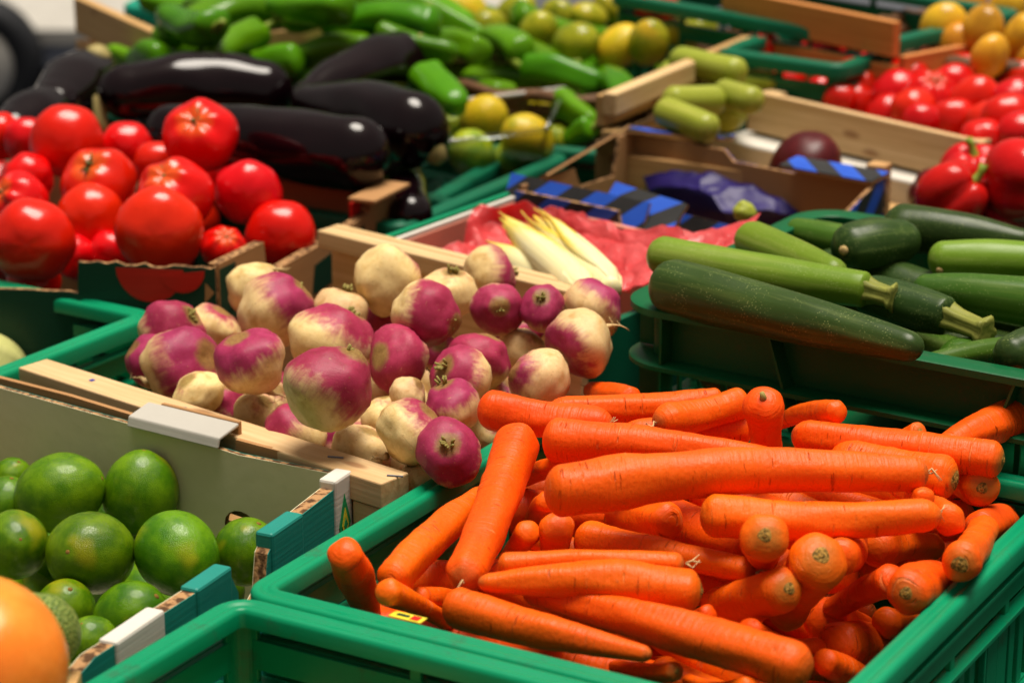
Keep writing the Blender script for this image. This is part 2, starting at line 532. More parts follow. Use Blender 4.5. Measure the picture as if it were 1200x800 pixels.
    M['ink_green'] = card('green_printed_ink', (0.010, 0.26, 0.08), (0.015, 0.34, 0.11), 0.5)
    M['ink_yellow'] = card('yellow_printed_ink', (0.66, 0.55, 0.03), (0.78, 0.66, 0.05), 0.5)
    M['ink_blue'] = card('blue_printed_ink', (0.02, 0.04, 0.30), (0.03, 0.06, 0.36), 0.5)

    t = NT('corrugated_edge')
    p = t.obj
    w = t.noise(t.mapping(p, (160, 160, 160)), 1.0, 2)
    M['flutes'] = t.done(t.mix(t.step(w, 0.40, 0.60), (0.085, 0.040, 0.016), (0.42, 0.23, 0.10)), 0.85, t.bump(w, 0.9, 0.002))

    # blue and black diagonal stripes printed on card (uses the mesh's own st coordinates)
    t = NT('striped_printed_cardboard')
    s_ = t.attr('s'); h_ = t.attr('h')
    ph = t.math('FRACT', t.math('MULTIPLY_ADD', t.math('SUBTRACT', s_, t.math('MULTIPLY', h_, 1.1)), 1 / 0.056, 0.15))
    st = t.step(t.math('ABSOLUTE', t.math('SUBTRACT', ph, 0.5)), 0.235, 0.250)
    n = t.noise(t.obj, 30, 4)
    col = t.mix(st, t.mix(n, (0.016, 0.075, 0.50), (0.035, 0.125, 0.62)), t.mix(n, (0.016, 0.017, 0.018), (0.045, 0.045, 0.046)))
    wear = t.step(t.noise(t.obj, 60, 6, 0.8), 0.66, 0.76)
    col = t.mix(t.math('MULTIPLY', wear, 0.5), col, (0.34, 0.24, 0.15))
    M['stripe'] = t.done(col, 0.38, t.bump(n, 0.15, 0.002))

    def wood(name, c, c2):
        t = NT(name)
        p = t.offset(t.obj, 5.0)
        g = t.noise(t.mapping(p, (5, 150, 150), (0, 0, 0)), 1.0, 5, 0.65, 0.4)
        g2 = t.noise(p, 8, 3)
        col = t.mix(t.step(g, 0.30, 0.70), c, c2)
        col = t.mix(t.math('MULTIPLY', g2, 0.35), col, tuple(x * 0.72 for x in c))
        kn = t.step(t.voronoi(t.mapping(p, (9, 26, 26)), 1.0), 0.16, 0.05)
        col = t.mix(t.math('MULTIPLY', kn, 0.7), col, (0.22, 0.085, 0.025))
        return t.done(t.vary(col, 0.01, 0.12), 0.62, t.bump(g, 0.35, 0.001))
    M['wood'] = wood('pale_crate_wood', (0.56, 0.36, 0.165), (0.74, 0.53, 0.285))
    M['wood_tan'] = wood('tan_crate_wood', (0.46, 0.255, 0.095), (0.60, 0.37, 0.155))
    M['wood_orange'] = wood('orange_crate_wood', (0.50, 0.18, 0.045), (0.60, 0.25, 0.070))

    t = NT('pink_film')
    p = t.obj
    n = t.noise(p, 30, 4)
    tr = t.n.new('ShaderNodeBsdfTransparent'); tr.inputs[0].default_value = (1.0, 0.42, 0.36, 1)
    tl = t.n.new('ShaderNodeBsdfTranslucent'); tl.inputs[0].default_value = (0.85, 0.10, 0.09, 1)
    m1 = t.n.new('ShaderNodeMixShader'); m1.inputs[0].default_value = 0.30
    m2 = t.n.new('ShaderNodeMixShader'); m2.inputs[0].default_value = 0.16
    t.done(t.mix(n, (0.74, 0.020, 0.028), (0.92, 0.20, 0.21)), 0.13, t.bump(t.noise(p, 70, 5, 0.6, 1.0), 0.8, 0.004), spec=0.6)
    t.l.new(t.b.outputs[0], m1.inputs[1]); t.l.new(tl.outputs[0], m1.inputs[2])
    t.l.new(m1.outputs[0], m2.inputs[1]); t.l.new(tr.outputs[0], m2.inputs[2])
    t.l.new(m2.outputs[0], t.out.inputs[0])
    M['film'] = t.m

    t = NT('purple_tissue')
    p = t.obj
    n = t.noise(p, 18, 4)
    M['tissue'] = t.done(t.mix(n, (0.014, 0.009, 0.085), (0.030, 0.018, 0.150)), 0.40, t.bump(n, 0.3, 0.003))

    t = NT('clear_punnet_plastic')
    tr = t.n.new('ShaderNodeBsdfTransparent'); tr.inputs[0].default_value = (0.93, 0.95, 0.93, 1)
    gl = t.n.new('ShaderNodeBsdfGlossy'); gl.inputs['Roughness'].default_value = 0.12
    lw = t.n.new('ShaderNodeLayerWeight'); lw.inputs[0].default_value = 0.35
    mx = t.n.new('ShaderNodeMixShader')
    t.l.new(t.math('MULTIPLY_ADD', lw.outputs['Fresnel'], 0.8, 0.05), mx.inputs[0])
    t.l.new(tr.outputs[0], mx.inputs[1]); t.l.new(gl.outputs[0], mx.inputs[2])
    t.l.new(mx.outputs[0], t.out.inputs[0])
    M['clear'] = t.m

    t = NT('wicker')
    p = t.obj
    w = t.noise(t.mapping(p, (90, 90, 200)), 1.0, 3)
    M['wicker'] = t.done(t.mix(w, (0.055, 0.022, 0.010), (0.20, 0.095, 0.040)), 0.6, t.bump(w, 0.8, 0.003))
    t = NT('table_cloth')
    n = t.noise(t.obj, 30, 4)
    M['cloth'] = t.done(t.mix(n, (0.010, 0.016, 0.012), (0.026, 0.034, 0.026)), 0.85, t.bump(n, 0.3, 0.003))
    t = NT('asphalt_ground')
    n = t.noise(t.obj, 60, 5, 0.7)
    M['asphalt'] = t.done(t.mix(n, (0.050, 0.054, 0.066), (0.11, 0.115, 0.135)), 0.85, t.bump(n, 0.5, 0.004))


make_materials()

# ------------------------------------------------------------------ produce meshes
def sphere_grid(fn, nu=22, nv=28):
    """closed surface: fn(theta, phi) -> Vector; theta 0 at the top pole"""
    verts, faces, u = [fn(0.0, 0.0)], [], [1.0]
    for i in range(1, nu):
        th = math.pi * i / nu
        for j in range(nv):
            verts.append(fn(th, 2 * math.pi * j / nv)); u.append(math.cos(th))
    verts.append(fn(math.pi, 0.0)); u.append(-1.0)
    last = len(verts) - 1
    for j in range(nv):
        k = (j + 1) % nv
        faces.append([0, 1 + j, 1 + k])
        for i in range(nu - 2):
            a = 1 + i * nv
            faces.append([a + j, a + nv + j, a + nv + k, a + k])
        a = 1 + (nu - 2) * nv
        faces.append([a + j, last, a + k])
    return verts, faces, u


def sph(th, ph):
    return Vector((math.sin(th) * math.cos(ph), math.sin(th) * math.sin(ph), math.cos(th)))


def tube(pts, rads, seg=8, cap=True):
    pts = [Vector(p) for p in pts]
    V, F = [], []
    n = len(pts)
    ref = Vector((0.13, 0.31, 0.94)).normalized()
    for i, p in enumerate(pts):
        d = (pts[min(i + 1, n - 1)] - pts[max(i - 1, 0)]).normalized()
        a = d.cross(ref)
        if a.length < 1e-3:
            a = d.cross(Vector((1, 0, 0)))
        a.normalize()
        b = d.cross(a)
        for j in range(seg):
            t = 2 * math.pi * j / seg
            V.append(p + (a * math.cos(t) + b * math.sin(t)) * rads[i])
    for i in range(n - 1):
        for j in range(seg):
            k = (j + 1) % seg
            F.append([i * seg + j, i * seg + k, (i + 1) * seg + k, (i + 1) * seg + j])
    if cap:
        F.append(list(range(seg - 1, -1, -1)))
        F.append(list(range((n - 1) * seg, n * seg)))
    return V, F


def join(parts):
    V, F = [], []
    for v, f in parts:
        n = len(V)
        V += list(v)
        F += [[n + i for i in q] for q in f]
    return V, F


MESH = {}


def cached(key, make):
    if key not in MESH:
        v, f, u, mat = make()
        me = bpy.data.meshes.new(key.split('/')[0])
        me.from_pydata([tuple(x) for x in v], [], f)
        if u is not None:
            a = me.attributes.new('u', 'FLOAT', 'POINT'); a.data.foreach_set('value', u)
        bm = bmesh.new(); bm.from_mesh(me)
        bmesh.ops.recalc_face_normals(bm, faces=bm.faces)
        bm.to_mesh(me); bm.free()
        me.shade_smooth()
        me.materials.append(M[mat])
        MESH[key] = me
    return MESH[key]


def round_mesh(kind, var, mat):
    sd = Vector((var * 7.3 + hash_num(kind), var * 3.1, var * 1.7))

    def fn(th, ph):
        d = sph(th, ph)
        n1 = noise.noise(d * 1.2 + sd)
        n2 = noise.noise(d * 3.1 + sd)
        r = 1.0
        z = 1.0
        if kind == 'turnip':
            r = 1 + 0.16 * n1 + 0.05 * n2 + 0.012 * noise.noise(d * 8 + sd)
            r -= 0.07 * math.exp(-(th / 0.30) ** 2)
            r += 0.10 * math.exp(-((math.pi - th) / 0.22) ** 2)
            z = (0.80, 0.92, 1.02, 0.84, 0.95, 0.78)[var % 6]
        elif kind == 'tomato':
            lob = (5, 6, 4, 7, 5, 6)[var % 6]
            r = 1 + 0.06 * n1 + 0.012 * n2 + 0.018 * math.cos(lob * ph + var) * math.sin(th) + 0.055 * math.cos(lob * ph + var) * math.exp(-((th - 0.55) / 0.5) ** 2)
            r -= 0.17 * math.exp(-(th / 0.30) ** 2) + 0.05 * math.exp(-((math.pi - th) / 0.4) ** 2)
            z = (0.86, 0.90, 0.82, 0.88, 0.93, 0.85)[var % 6]
        elif kind in ('lime', 'lemon'):
            r = 1 + 0.025 * n1 + 0.012 * n2
            r += 0.11 * math.exp(-((math.pi - th) / 0.20) ** 2) + 0.03 * math.exp(-(th / 0.25) ** 2) - 0.03 * math.exp(-(th / 0.1) ** 2)
            z = 1.08 if kind == 'lime' else 1.2
        elif kind == 'mango':
            r = 1 + 0.05 * n1
            z = 1.18
            d = Vector((d.x, d.y * 0.85, d.z))
        elif kind == 'orange':
            r = 1 + 0.02 * n1 - 0.05 * math.exp(-(th / 0.2) ** 2)
            z = 0.95
        elif kind == 'potato':
            r = 1 + 0.12 * n1 + 0.03 * n2
            z = 1.3
        elif kind == 'beet':
            r = 1 + 0.05 * n1 + 0.02 * n2
            z = 0.85
        elif kind == 'cabbage':
            r = 1 + 0.05 * n1 + 0.03 * n2
        elif kind == 'squash':
            r = 1 + 0.04 * math.cos(9 * ph)
            z = 1.3
        elif kind == 'bell_pepper':
            lob = 4 if var % 2 else 3
            r = 0.86 + 0.26 * abs(math.cos(lob * ph / 2 + 0.4)) ** 0.6 * math.sin(th) ** 0.6 + 0.06 * n1
            r -= 0.30 * math.exp(-(th / 0.40) ** 2) + 0.16 * math.exp(-((math.pi - th) / 0.4) ** 2)
            z = 1.08
        v = d * r
        v.z *= z
        return v
    v, f, u = sphere_grid(fn, 24, 32)
    return v, f, u, mat


def hash_num(s):
    return sum(ord(c) * (i + 1) for i, c in enumerate(s)) % 97 * 0.37


def calyx_mesh(var):
    parts = []
    k = 5 + var % 2
    for i in range(k):
        a = 2 * math.pi * i / k + 0.3 * math.sin(i * 3 + var)
        L = 0.30 + 0.12 * math.sin(i * 2.1 + var)
        d = Vector((math.cos(a), math.sin(a), 0)); s = Vector((-d.y, d.x, 0))
        curl = 0.02 + 0.09 * (0.5 + 0.5 * math.sin(i * 1.7 + var))
        V = [d * .03 - s * .05 + Vector((0, 0, .69)), d * .03 + s * .05 + Vector((0, 0, .69)),
             d * L * .55 - s * .045 + Vector((0, 0, .755)), d * L * .55 + s * .045 + Vector((0, 0, .755)), d * L + Vector((0, 0, .755 + curl)),
             d * .03 + Vector((0, 0, .65)), d * L * .55 + Vector((0, 0, .735))]
        F = [[0, 1, 3, 2], [2, 3, 4], [0, 2, 6, 5], [1, 5, 6, 3], [2, 4, 6], [3, 6, 4], [0, 5, 1]]
        parts.append((V, F))
    parts.append(tube([(0, 0, .66), (0.01, 0, .74), (.03, .01, .80)], [.07, .055, .06], 8))
    v, f = join(parts)
    return v, f, None, 'calyx'


def button_mesh():
    v, f = tube([(0, 0, 1.03), (0, 0, 1.075), (0, 0, 1.10)], [.09, .085, .04], 8)
    return v, f, None, 'scar'


def pepper_stem_mesh(var):
    v, f = tube([(0, 0, .56), (0, 0, .70), (.02, 0, .84), (.10, .03, 1.04), (.22, .05, 1.22)], [.30, .22, .13, .11, .14], 10)
    return v, f, None, 'pepper_stem'


def stub_mesh(var):
    parts = []
    r_ = random.Random(var)
    for i in range(10):
        a = r_.uniform(0, 6.28); q = r_.uniform(.02, .17)
        h = r_.uniform(-.03, .06) if i else .09
        b = Vector((math.cos(a) * q, math.sin(a) * q, .78))
        e = b + Vector((math.cos(a) * .08, math.sin(a) * .08, .13 + h))
        parts.append(tube([b, (b + e) / 2 + Vector((0, 0, .01)), e], [.055, .045, .036], 6))
    v, f = join(parts)
    return v, f, None, 'stub'


def tail_mesh(var):
    r_ = random.Random(var + 50)
    pts = [Vector((0, 0, -.86))]
    d = Vector((r_.uniform(-.5, .5), r_.uniform(-.5, .5), -1)).normalized()
    for i in range(6):
        pts.append(pts[-1] + d * .13)
        d = (d + Vector((r_.uniform(-.5, .5), r_.uniform(-.5, .5), r_.uniform(-.1, .3)))).normalized()
    parts = [tube(pts, [.13, .075, .045, .028, .02, .014, .008], 7)]
    for i in range(3):
        q = pts[1 + i]
        parts.append(tube([q, q + Vector((r_.uniform(-.2, .2), r_.uniform(-.2, .2), -.1)), q + Vector((r_.uniform(-.35, .35), r_.uniform(-.35, .35), -.12))], [.014, .01, .006], 5))
    v, f = join(parts)
    return v, f, None, 'root'


def look(ax):
    """camera-relative (right, up, towards the viewer) to world"""
    return (CR * ax[0] + CU * ax[1] + CT * ax[2]).normalized()


COUNT = {}


def round_thing(name, kind, mat, p, R, axis, label, cat, group, parts=(), color=None, squash=(1, 1, 1), var=None):
    n = COUNT[name] = COUNT.get(name, 0) + 1
    var = n % 6 if var is None else var
    me = cached(f'{name}/{kind}/{mat}/{var}', lambda: round_mesh(kind, var, mat))
    o = bpy.data.objects.new(name, me)
    COL.objects.link(o)
    z = axis.normalized()
    q = z.to_track_quat('Z', 'Y')
    q = q @ Matrix.Rotation(n * 2.399, 3, 'Z').to_quaternion()
    o.rotation_mode = 'QUATERNION'
    o.rotation_quaternion = q
    o.location = p
    o.scale = (R * squash[0], R * squash[1], R * squash[2])
    tag(o, label, cat, group)
    if color:
        o.color = (*color, 1)[:4] if len(color) == 3 else color
    for part in parts:
        if part == 'calyx':
            m = cached(f'calyx/{var}', lambda: calyx_mesh(var))
        elif part == 'stem_button':
            m = cached('stem_button', button_mesh)
        elif part == 'stem':
            m = cached(f'stem/{var}', lambda: pepper_stem_mesh(var))
        elif part == 'leaf_stub':
            m = cached(f'leaf_stub/{var}', lambda: stub_mesh(var))
        elif part == 'root_tail':
            m = cached(f'root_tail/{var}', lambda: tail_mesh(var))
        c = bpy.data.objects.new(part, m)
        COL.objects.link(c)
        c.parent = o
    return o


def long_frame(p1, p2):
    x = (p2 - p1)
    L = x.length
    x = x / L if L > 1e-6 else Vector((1, 0, 0))
    z = CU - x * CU.dot(x)
    if z.length < 0.2:
        z = CT - x * CT.dot(x)
    z.normalize()
    y = z.cross(x)
    return Matrix(((x.x, y.x, z.x, p1.x), (x.y, y.y, z.y, p1.y), (x.z, y.z, z.z, p1.z), (0, 0, 0, 1))), L


def long_body(L, r1, r2, k1=0.7, k2=0.9, bulge=0.0, bend=0.0, seg=24, nb=14, lump=0.05, ring=0.0, lobes=0, lobe_amt=0.0, seed=0.0, waist=None, wob=0.0):
    """closed body along +x; returns verts, faces, u, ang"""
    prof = []
    nc = 7
    for i in range(1, nc):
        a = math.pi / 2 * i / nc
        prof.append((-k1 * r1 * math.cos(a), r1 * math.sin(a), 0.0))
    for i in range(nb + 1):
        t = i / nb
        r = r1 + (r2 - r1) * t + bulge * math.sin(math.pi * t)
        if wob:
            r *= 1 + wob * noise.noise(Vector((L * t * 34 + seed, seed, 3.3))) + wob * .35 * noise.noise(Vector((L * t * 120 + seed, 1.7, seed)))
        if waist:
            r *= 1 - waist[1] * math.exp(-((t - waist[0]) / 0.13) ** 2)
        prof.append((L * t, r, t))
    for i in range(1, nc):
        a = math.pi / 2 * i / nc
        prof.append((L + k2 * r2 * math.sin(a), r2 * math.cos(a), 1.0))
    x0, x1 = -k1 * r1, L + k2 * r2
    V, F, U, A = [Vector((x0, 0, 0))], [], [0.0], [0.0]
    for (x, r, t) in prof:
        off = bend * math.sin(math.pi * t)
        u = (x - x0) / (x1 - x0)
        for j in range(seg):
            a = 2 * math.pi * j / seg
            d = Vector((0, math.cos(a), math.sin(a)))
            q = Vector((x * 22, d.y * 1.3, d.z * 1.3)) + Vector((seed, seed * .7, seed * 1.3))
            rr = r * (1 + lump * noise.noise(q) + ring * noise.noise(Vector((x * 160 + seed, d.y * .8, d.z * .8))))
            if lobes:
                rr *= 1 + lobe_amt * math.cos(lobes * a + seed)
            V.append(Vector((x, d.y * rr, d.z * rr + off)))
            U.append(u); A.append(a)
    V.append(Vector((x1, 0, 0))); U.append(1.0); A.append(0.0)
    n = len(prof)
    for j in range(seg):
        k = (j + 1) % seg
        F.append([0, 1 + k, 1 + j])
        for i in range(n - 1):
            a = 1 + i * seg
            F.append([a + j, a + k, a + seg + k, a + seg + j])
        F.append([1 + (n - 1) * seg + j, 1 + (n - 1) * seg + k, len(V) - 1])
    return V, F, U, A


def long_thing(name, mat, p1, r1, p2, r2, label, cat, group, color=None, **kw):
    mw, L = long_frame(p1, p2)
    V, F, U, A = long_body(L, r1, r2, seed=rng.uniform(0, 90), **kw)
    o = add(name, V, F, M[mat], None, mw, True, {'u': U, 'ang': A})
    tag(o, label, cat, group)
    if color:
        o.color = (*color, 1)
    return o


# ------------------------------------------------------------------ settling a heap: later entries lie on earlier ones
def settle(items, tol=0.10, sweeps=40, cap=0.03, fwd=0.3):
    """items: dicts with p (list of points), r (list of radii). Moves overlapping neighbours apart along the line of sight,
    the later one of the list coming out on top."""
    n = len(items)
    if not n:
        return
    K = 6
    P, R, W = [], [], []
    for it in items:
        a, b = np.array(it['p'][0]), np.array(it['p'][-1])
        ra, rb = it['r'][0], it['r'][-1]
        ts = np.linspace(0, 1, K) if len(it['p']) > 1 else np.zeros(1)
        P.append(np.array([a + (b - a) * t for t in ts]))
        R.append(np.array([ra + (rb - ra) * t for t in ts]))
        c = (a + b) / 2 - np.array(CAM)
        W.append(c / np.linalg.norm(c))
    S = np.zeros(n)
    for _ in range(sweeps):
        moved = 0
        for j in range(n):
            for i in range(j):
                d = (P[j] + W[j] * S[j])[:, None, :] - (P[i] + W[i] * S[i])[None, :, :]
                rr = (R[j][:, None] + R[i][None, :]) * (1 - tol)
                d2 = (d ** 2).sum(-1)
                if (d2 >= rr ** 2).all():
                    continue
                v = W[i] + W[j]; v = v / np.linalg.norm(v)
                dv = d @ v
                disc = dv ** 2 + rr ** 2 - d2
                s = np.where(d2 < rr ** 2, dv + np.sqrt(np.maximum(disc, 0)), 0).max()
                s = min(s, cap) * 0.35
                if s > 1e-4:
                    S[j] -= s * fwd; S[i] += s * (1 - fwd)
                    moved += 1
        S *= 0.995
        if not moved:
            break
    for k, it in enumerate(items):
        sh = Vector(W[k] * S[k])
        it['p'] = [Vector(p) + sh for p in it['p']]

# ------------------------------------------------------------------ the setting: ground, stall table
def sheet(name, x0, x1, y0, y1, z, mat):
    return add(name, [(x0, y0, z), (x1, y0, z), (x1, y1, z), (x0, y1, z)], [[0, 1, 2, 3]], mat)


tag(sheet('ground', -40, 40, -10, 90, -0.78, M['asphalt']), 'grey street surface behind the stall', 'ground', kind='structure')
tb = root('market_table', (0, 1.9, -0.78), 'dark cloth covered table carrying all the crates and boxes', 'table')
m = MB(); m.box(Matrix.Identity(4), -0.95, 1.1, 0.85, 3.72, -0.03, 0.0); m.build('table_top', M['cloth'], tb, 0.006)
for sx in (-0.85, 1.0):
    for sy in (0.95, 3.62):
        m = MB(); m.box(Matrix.Translation((sx, sy, 0)), -.03, .03, -.03, .03, -0.78, -0.031); m.build('leg', M['wood_tan'], tb, 0.003)


# ------------------------------------------------------------------ plastic crates
def round_rect(lx, ly, rad, off, n=6):
    """rounded rectangle 0..lx, 0..ly pushed outwards by off; list of (x, y)"""
    out = []
    for cx, cy, a0 in ((lx - rad, rad, -90), (lx - rad, ly - rad, 0), (rad, ly - rad, 90), (rad, rad, 180)):
        for i in range(n + 1):
            a = math.radians(a0 + 90 * i / n)
            out.append((cx + (rad + off) * math.cos(a), cy + (rad + off) * math.sin(a)))
    return out


def ring_sweep(fr, lx, ly, rad, profile, n=6):
    """closed profile of (outward offset, z) swept round the rectangle"""
    loops = [[fr @ Vector((x, y, z)) for x, y in round_rect(lx, ly, rad, o, n)] for o, z in profile]
    V = [p for lp in loops for p in lp]
    c, k = len(loops[0]), len(loops)
    F = []
    for a in range(k):
        b = (a + 1) % k
        for i in range(c):
            j = (i + 1) % c
            F.append([a * c + i, a * c + j, b * c + j, b * c + i])
    return V, F


def yaw_frame(o, yaw):
    c, s = math.cos(yaw), math.sin(yaw)
    return Matrix(((c, -s, 0, o[0]), (s, c, 0, o[1]), (0, 0, 1, o[2]), (0, 0, 0, 1)))


RIM = [(-.0095, -.013), (-.0095, -.004), (-.0085, -.0012), (-.0065, 0), (-.0030, -.0002), (-.0018, -.0016), (.0010, -.0016), (.0022, -.0002),
       (.0065, 0), (.0085, -.0012), (.0095, -.004), (.0095, -.015), (.0072, -.015), (.0072, -.007), (-.0070, -.007), (-.0070, -.013)]


def plastic_crate(corner, yaw, lx, ly, z1, label, mat='green', z0=0.0, name='plastic_crate', slots=True, group=None):
    fr = yaw_frame((corner.x, corner.y, 0), yaw)
    c = fr @ Vector((lx / 2, ly / 2, z0))
    rt = root(name, c, label, 'crate', group)
    V, F = ring_sweep(fr @ Matrix.Translation((0, 0, z1)), lx, ly, 0.014, RIM)
    o = add('rim', V, F, M[mat], rt)
    o.data.shade_smooth()
    e = o.modifiers.new('edge', 'EDGE_SPLIT'); e.split_angle = math.radians(50)
    th = 0.002
    for k in range(4):
        L = lx if k % 2 == 0 else ly
        T = Matrix.Translation
        side = (Matrix.Identity(4), T((lx, 0, 0)) @ Matrix.Rotation(math.pi / 2, 4, 'Z'), T((lx, ly, 0)) @ Matrix.Rotation(math.pi, 4, 'Z'), T((0, ly, 0)) @ Matrix.Rotation(-math.pi / 2, 4, 'Z'))[k]
        g = fr @ side
        e0, e1 = 0.012, L - 0.012
        m = MB()
        # supports just under the rim, the long slot, the band, the second slot, the barred panel
        nb = max(2, round(L / 0.115))
        for i in range(nb + 1):
            x = e0 + (e1 - e0) * i / nb
            m.box(g, max(e0, x - .004), min(e1, x + .004), -th, th, z1 - .055, z1 - .007)
        m.box(g, e0, e1, -th - .0005, th + .0005, z1 - .045, z1 - .024)
        m.box(g, e0, e1, -.0075, -th, z1 - .0270, z1 - .0235)
        m.box(g, e0, e1, -.0080, th + .001, z1 - .0575, z1 - .0535)
        m.box(g, e0, e1, -th, th, z1 - .064, z1 - .0570)
        bars = max(3, round(L / 0.021))
        for i in range(bars):
            x = e0 + (e1 - e0) * (i + .5) / bars
            w = (e1 - e0) / bars * (.26 if slots and (i % 8) < 6 else .501)
            m.box(g, x - w, x + w, -th, th, z1 - .120, z1 - .0635)
        m.box(g, e0, e1, -th - .0003, th + .0003, z0, z1 - .1195)
        m.box(g, e0, e1, -.0078, th, z1 - .126, z1 - .1215)
        for i in range(1, nb):
            x = e0 + (e1 - e0) * (i - .5) / nb
            m.box(g, x - .0015, x + .0015, -.0068, -th + .0004, z1 - .1225, z1 - .0565)
        m.build('side_wall', M[mat], rt, 0.0007)
        # rounded corner post
        V, F = [], []
        n0 = 8
        for z in (z0, z1 - .010):
            for o_ in (-.002, .003):
                for i in range(n0 + 1):
                    a = math.pi + (math.pi / 2) * i / n0
                    V.append(g @ Vector((.014 + (.014 + o_) * math.cos(a), .014 + (.014 + o_) * math.sin(a), z)))
        q = n0 + 1
        for i in range(n0):
            F += [[i, i + 1, 2 * q + i + 1, 2 * q + i], [q + i + 1, q + i, 3 * q + i, 3 * q + i + 1], [i, q + i, q + i + 1, i + 1], [2 * q + i + 1, 3 * q + i + 1, 3 * q + i, 2 * q + i]]
        F += [[0, 2 * q, 3 * q, q], [n0, q + n0, 3 * q + n0, 2 * q + n0]]
        add('corner_post', V, F, M[mat], rt)
    m = MB(); m.box(fr, .004, lx - .004, .004, ly - .004, z0 + .001, z0 + .006); m.build('base', M[mat], rt)
    return rt, fr


A0 = at(300, 690, 0.2)
YC = math.radians(-30.1)
dB = Vector((math.cos(YC), math.sin(YC), 0))
dA = Vector((-dB.y, dB.x, 0))
plastic_crate(A0, YC, 0.40, 0.445, 0.2, 'green plastic crate heaped with carrots, a sticker on its rim')
plastic_crate(A0 - dA * (0.0205 + 0.26), YC, 0.40, 0.26, 0.2, 'green plastic crate with a few potatoes deep inside, touching the carrot crate')
# sticker on the rim of the carrot crate
st = at(478, 724, 0.2) ; st.z = 0.2006
fr = yaw_frame((st.x, st.y, st.z), YC)
stk = root('fruit_sticker', st, 'small worn yellow and red fruit sticker on the green crate rim', 'sticker')
m = MB(); m.box(fr, -.012, .012, -.0045, .0045, 0.0, .0005); m.build('sticker_paper', M['ink_yellow'], stk)
m = MB(); m.box(fr, .003, .009, -.003, .003, .0006, .0009); m.build('sticker_print', M['card_red'], stk)
m = MB(); m.box(fr, -.008, .001, -.0012, .0016, .0006, .0009); m.build('sticker_print', M['card_green'], stk)

YL = math.radians(-32.5)
R0 = at(172, 367, 0.2)
lB = Vector((math.cos(YL), math.sin(YL), 0)); lA = Vector((-lB.y, lB.x, 0))
plastic_crate(R0 - lB * 0.40 - lA * 0.235, YL, 0.40, 0.235, 0.2, 'green plastic crate with a pale squash inside, beside the turnips')


# round-cornered dark crate of zucchini
def zucchini_crate():
    c0 = at(727, 352, 0.275)
    yaw = math.radians(-33.0)
    lx, ly, z1 = 0.46, 0.335, 0.275
    d = Vector((math.cos(yaw), math.sin(yaw), 0)); a = Vector((-d.y, d.x, 0))
    c0 = c0 + d * 0.006 + a * 0.004
    fr = yaw_frame((c0.x, c0.y, 0), yaw)
    rt = root('plastic_crate', fr @ Vector((lx / 2, ly / 2, 0)), 'dark green round cornered plastic crate full of zucchini', 'crate')
    T = fr @ Matrix.Translation((0, 0, z1))
    rad = 0.032

    def ring(nm, prof):
        V, F = ring_sweep(T, lx, ly, rad, prof, 10)
        o = add(nm, V, F, M['green_dark'], rt); o.data.shade_smooth()
        e = o.modifiers.new('edge', 'EDGE_SPLIT'); e.split_angle = math.radians(40)
    ring('rim', [(-.011, -.005), (-.011, -.001), (-.0095, 0), (.0095, 0), (.011, -.001), (.011, -.0065), (.0095, -.0065), (.0095, -.0045), (-.008, -.0045)])
    ring('wall_upper', [(-.011, -.004), (-.0085, -.004), (-.0085, -.046), (-.011, -.046)])
    ring('flange', [(-.011, -.046), (.010, -.046), (.0115, -.047), (.0115, -.0505), (-.011, -.0505)])
    ring('flange', [(-.011, -.098), (.006, -.098), (.007, -.102), (-.011, -.102)])
    ring('wall_lower', [(-.013, -.1015), (-.0105, -.1015), (-.0105, -z1), (-.013, -z1)])
    # ribs and bars of each side
    for k in range(4):
        L = lx if k % 2 == 0 else ly
        T2 = Matrix.Translation
        side = (Matrix.Identity(4), T2((lx, 0, 0)) @ Matrix.Rotation(math.pi / 2, 4, 'Z'), T2((lx, ly, 0)) @ Matrix.Rotation(math.pi, 4, 'Z'), T2((0, ly, 0)) @ Matrix.Rotation(-math.pi / 2, 4, 'Z'))[k]
        g = fr @ side
        def rib(fn):
            q = MB(); fn(q); q.build('rib', M['green_dark'], rt)
        for x in (rad + .002, L - rad - .002):
            rib(lambda q: q.box(g, x - .001, x + .001, -.0088, .0095, z1 - .0455, z1 - .0046))
            rib(lambda q: q.box(g, x - .001, x + .001, -.0088, .0098, z1 - .0978, z1 - .0506))
        for sx, sl in ((L * .28, 1), (L * .72, -1)):
            w = .0011
            rib(lambda q: q.prism(g, [(sx - w, z1 - .0046), (sx + w, z1 - .0046), (sx + w + sl * .014, z1 - .0458), (sx - w + sl * .014, z1 - .0458)], -.0088, .0095))
            rib(lambda q: q.prism(g, [(sx - w + sl * .014, z1 - .0506), (sx + w + sl * .014, z1 - .0506), (sx + w + sl * .026, z1 - .0978), (sx - w + sl * .026, z1 - .0978)], -.0085, .0095))
        for i in range(9):
            x = rad + (L - 2 * rad) * i / 8
            if L * .33 < x < L * .67:
                continue
            rib(lambda q: q.box(g, x - .0022, x + .0022, .0092, .0118, z1 - .0978, z1 - .0506))
    m = MB(); m.box(fr, .014, lx - .014, .014, ly - .014, .002, .008); m.build('base', M['green_dark'], rt)
    m = MB(); m.box(fr, .013, lx - .013, .013, ly - .013, .15, .155); m.build('inner_floor', M['green_dark'], rt)


zucchini_crate()


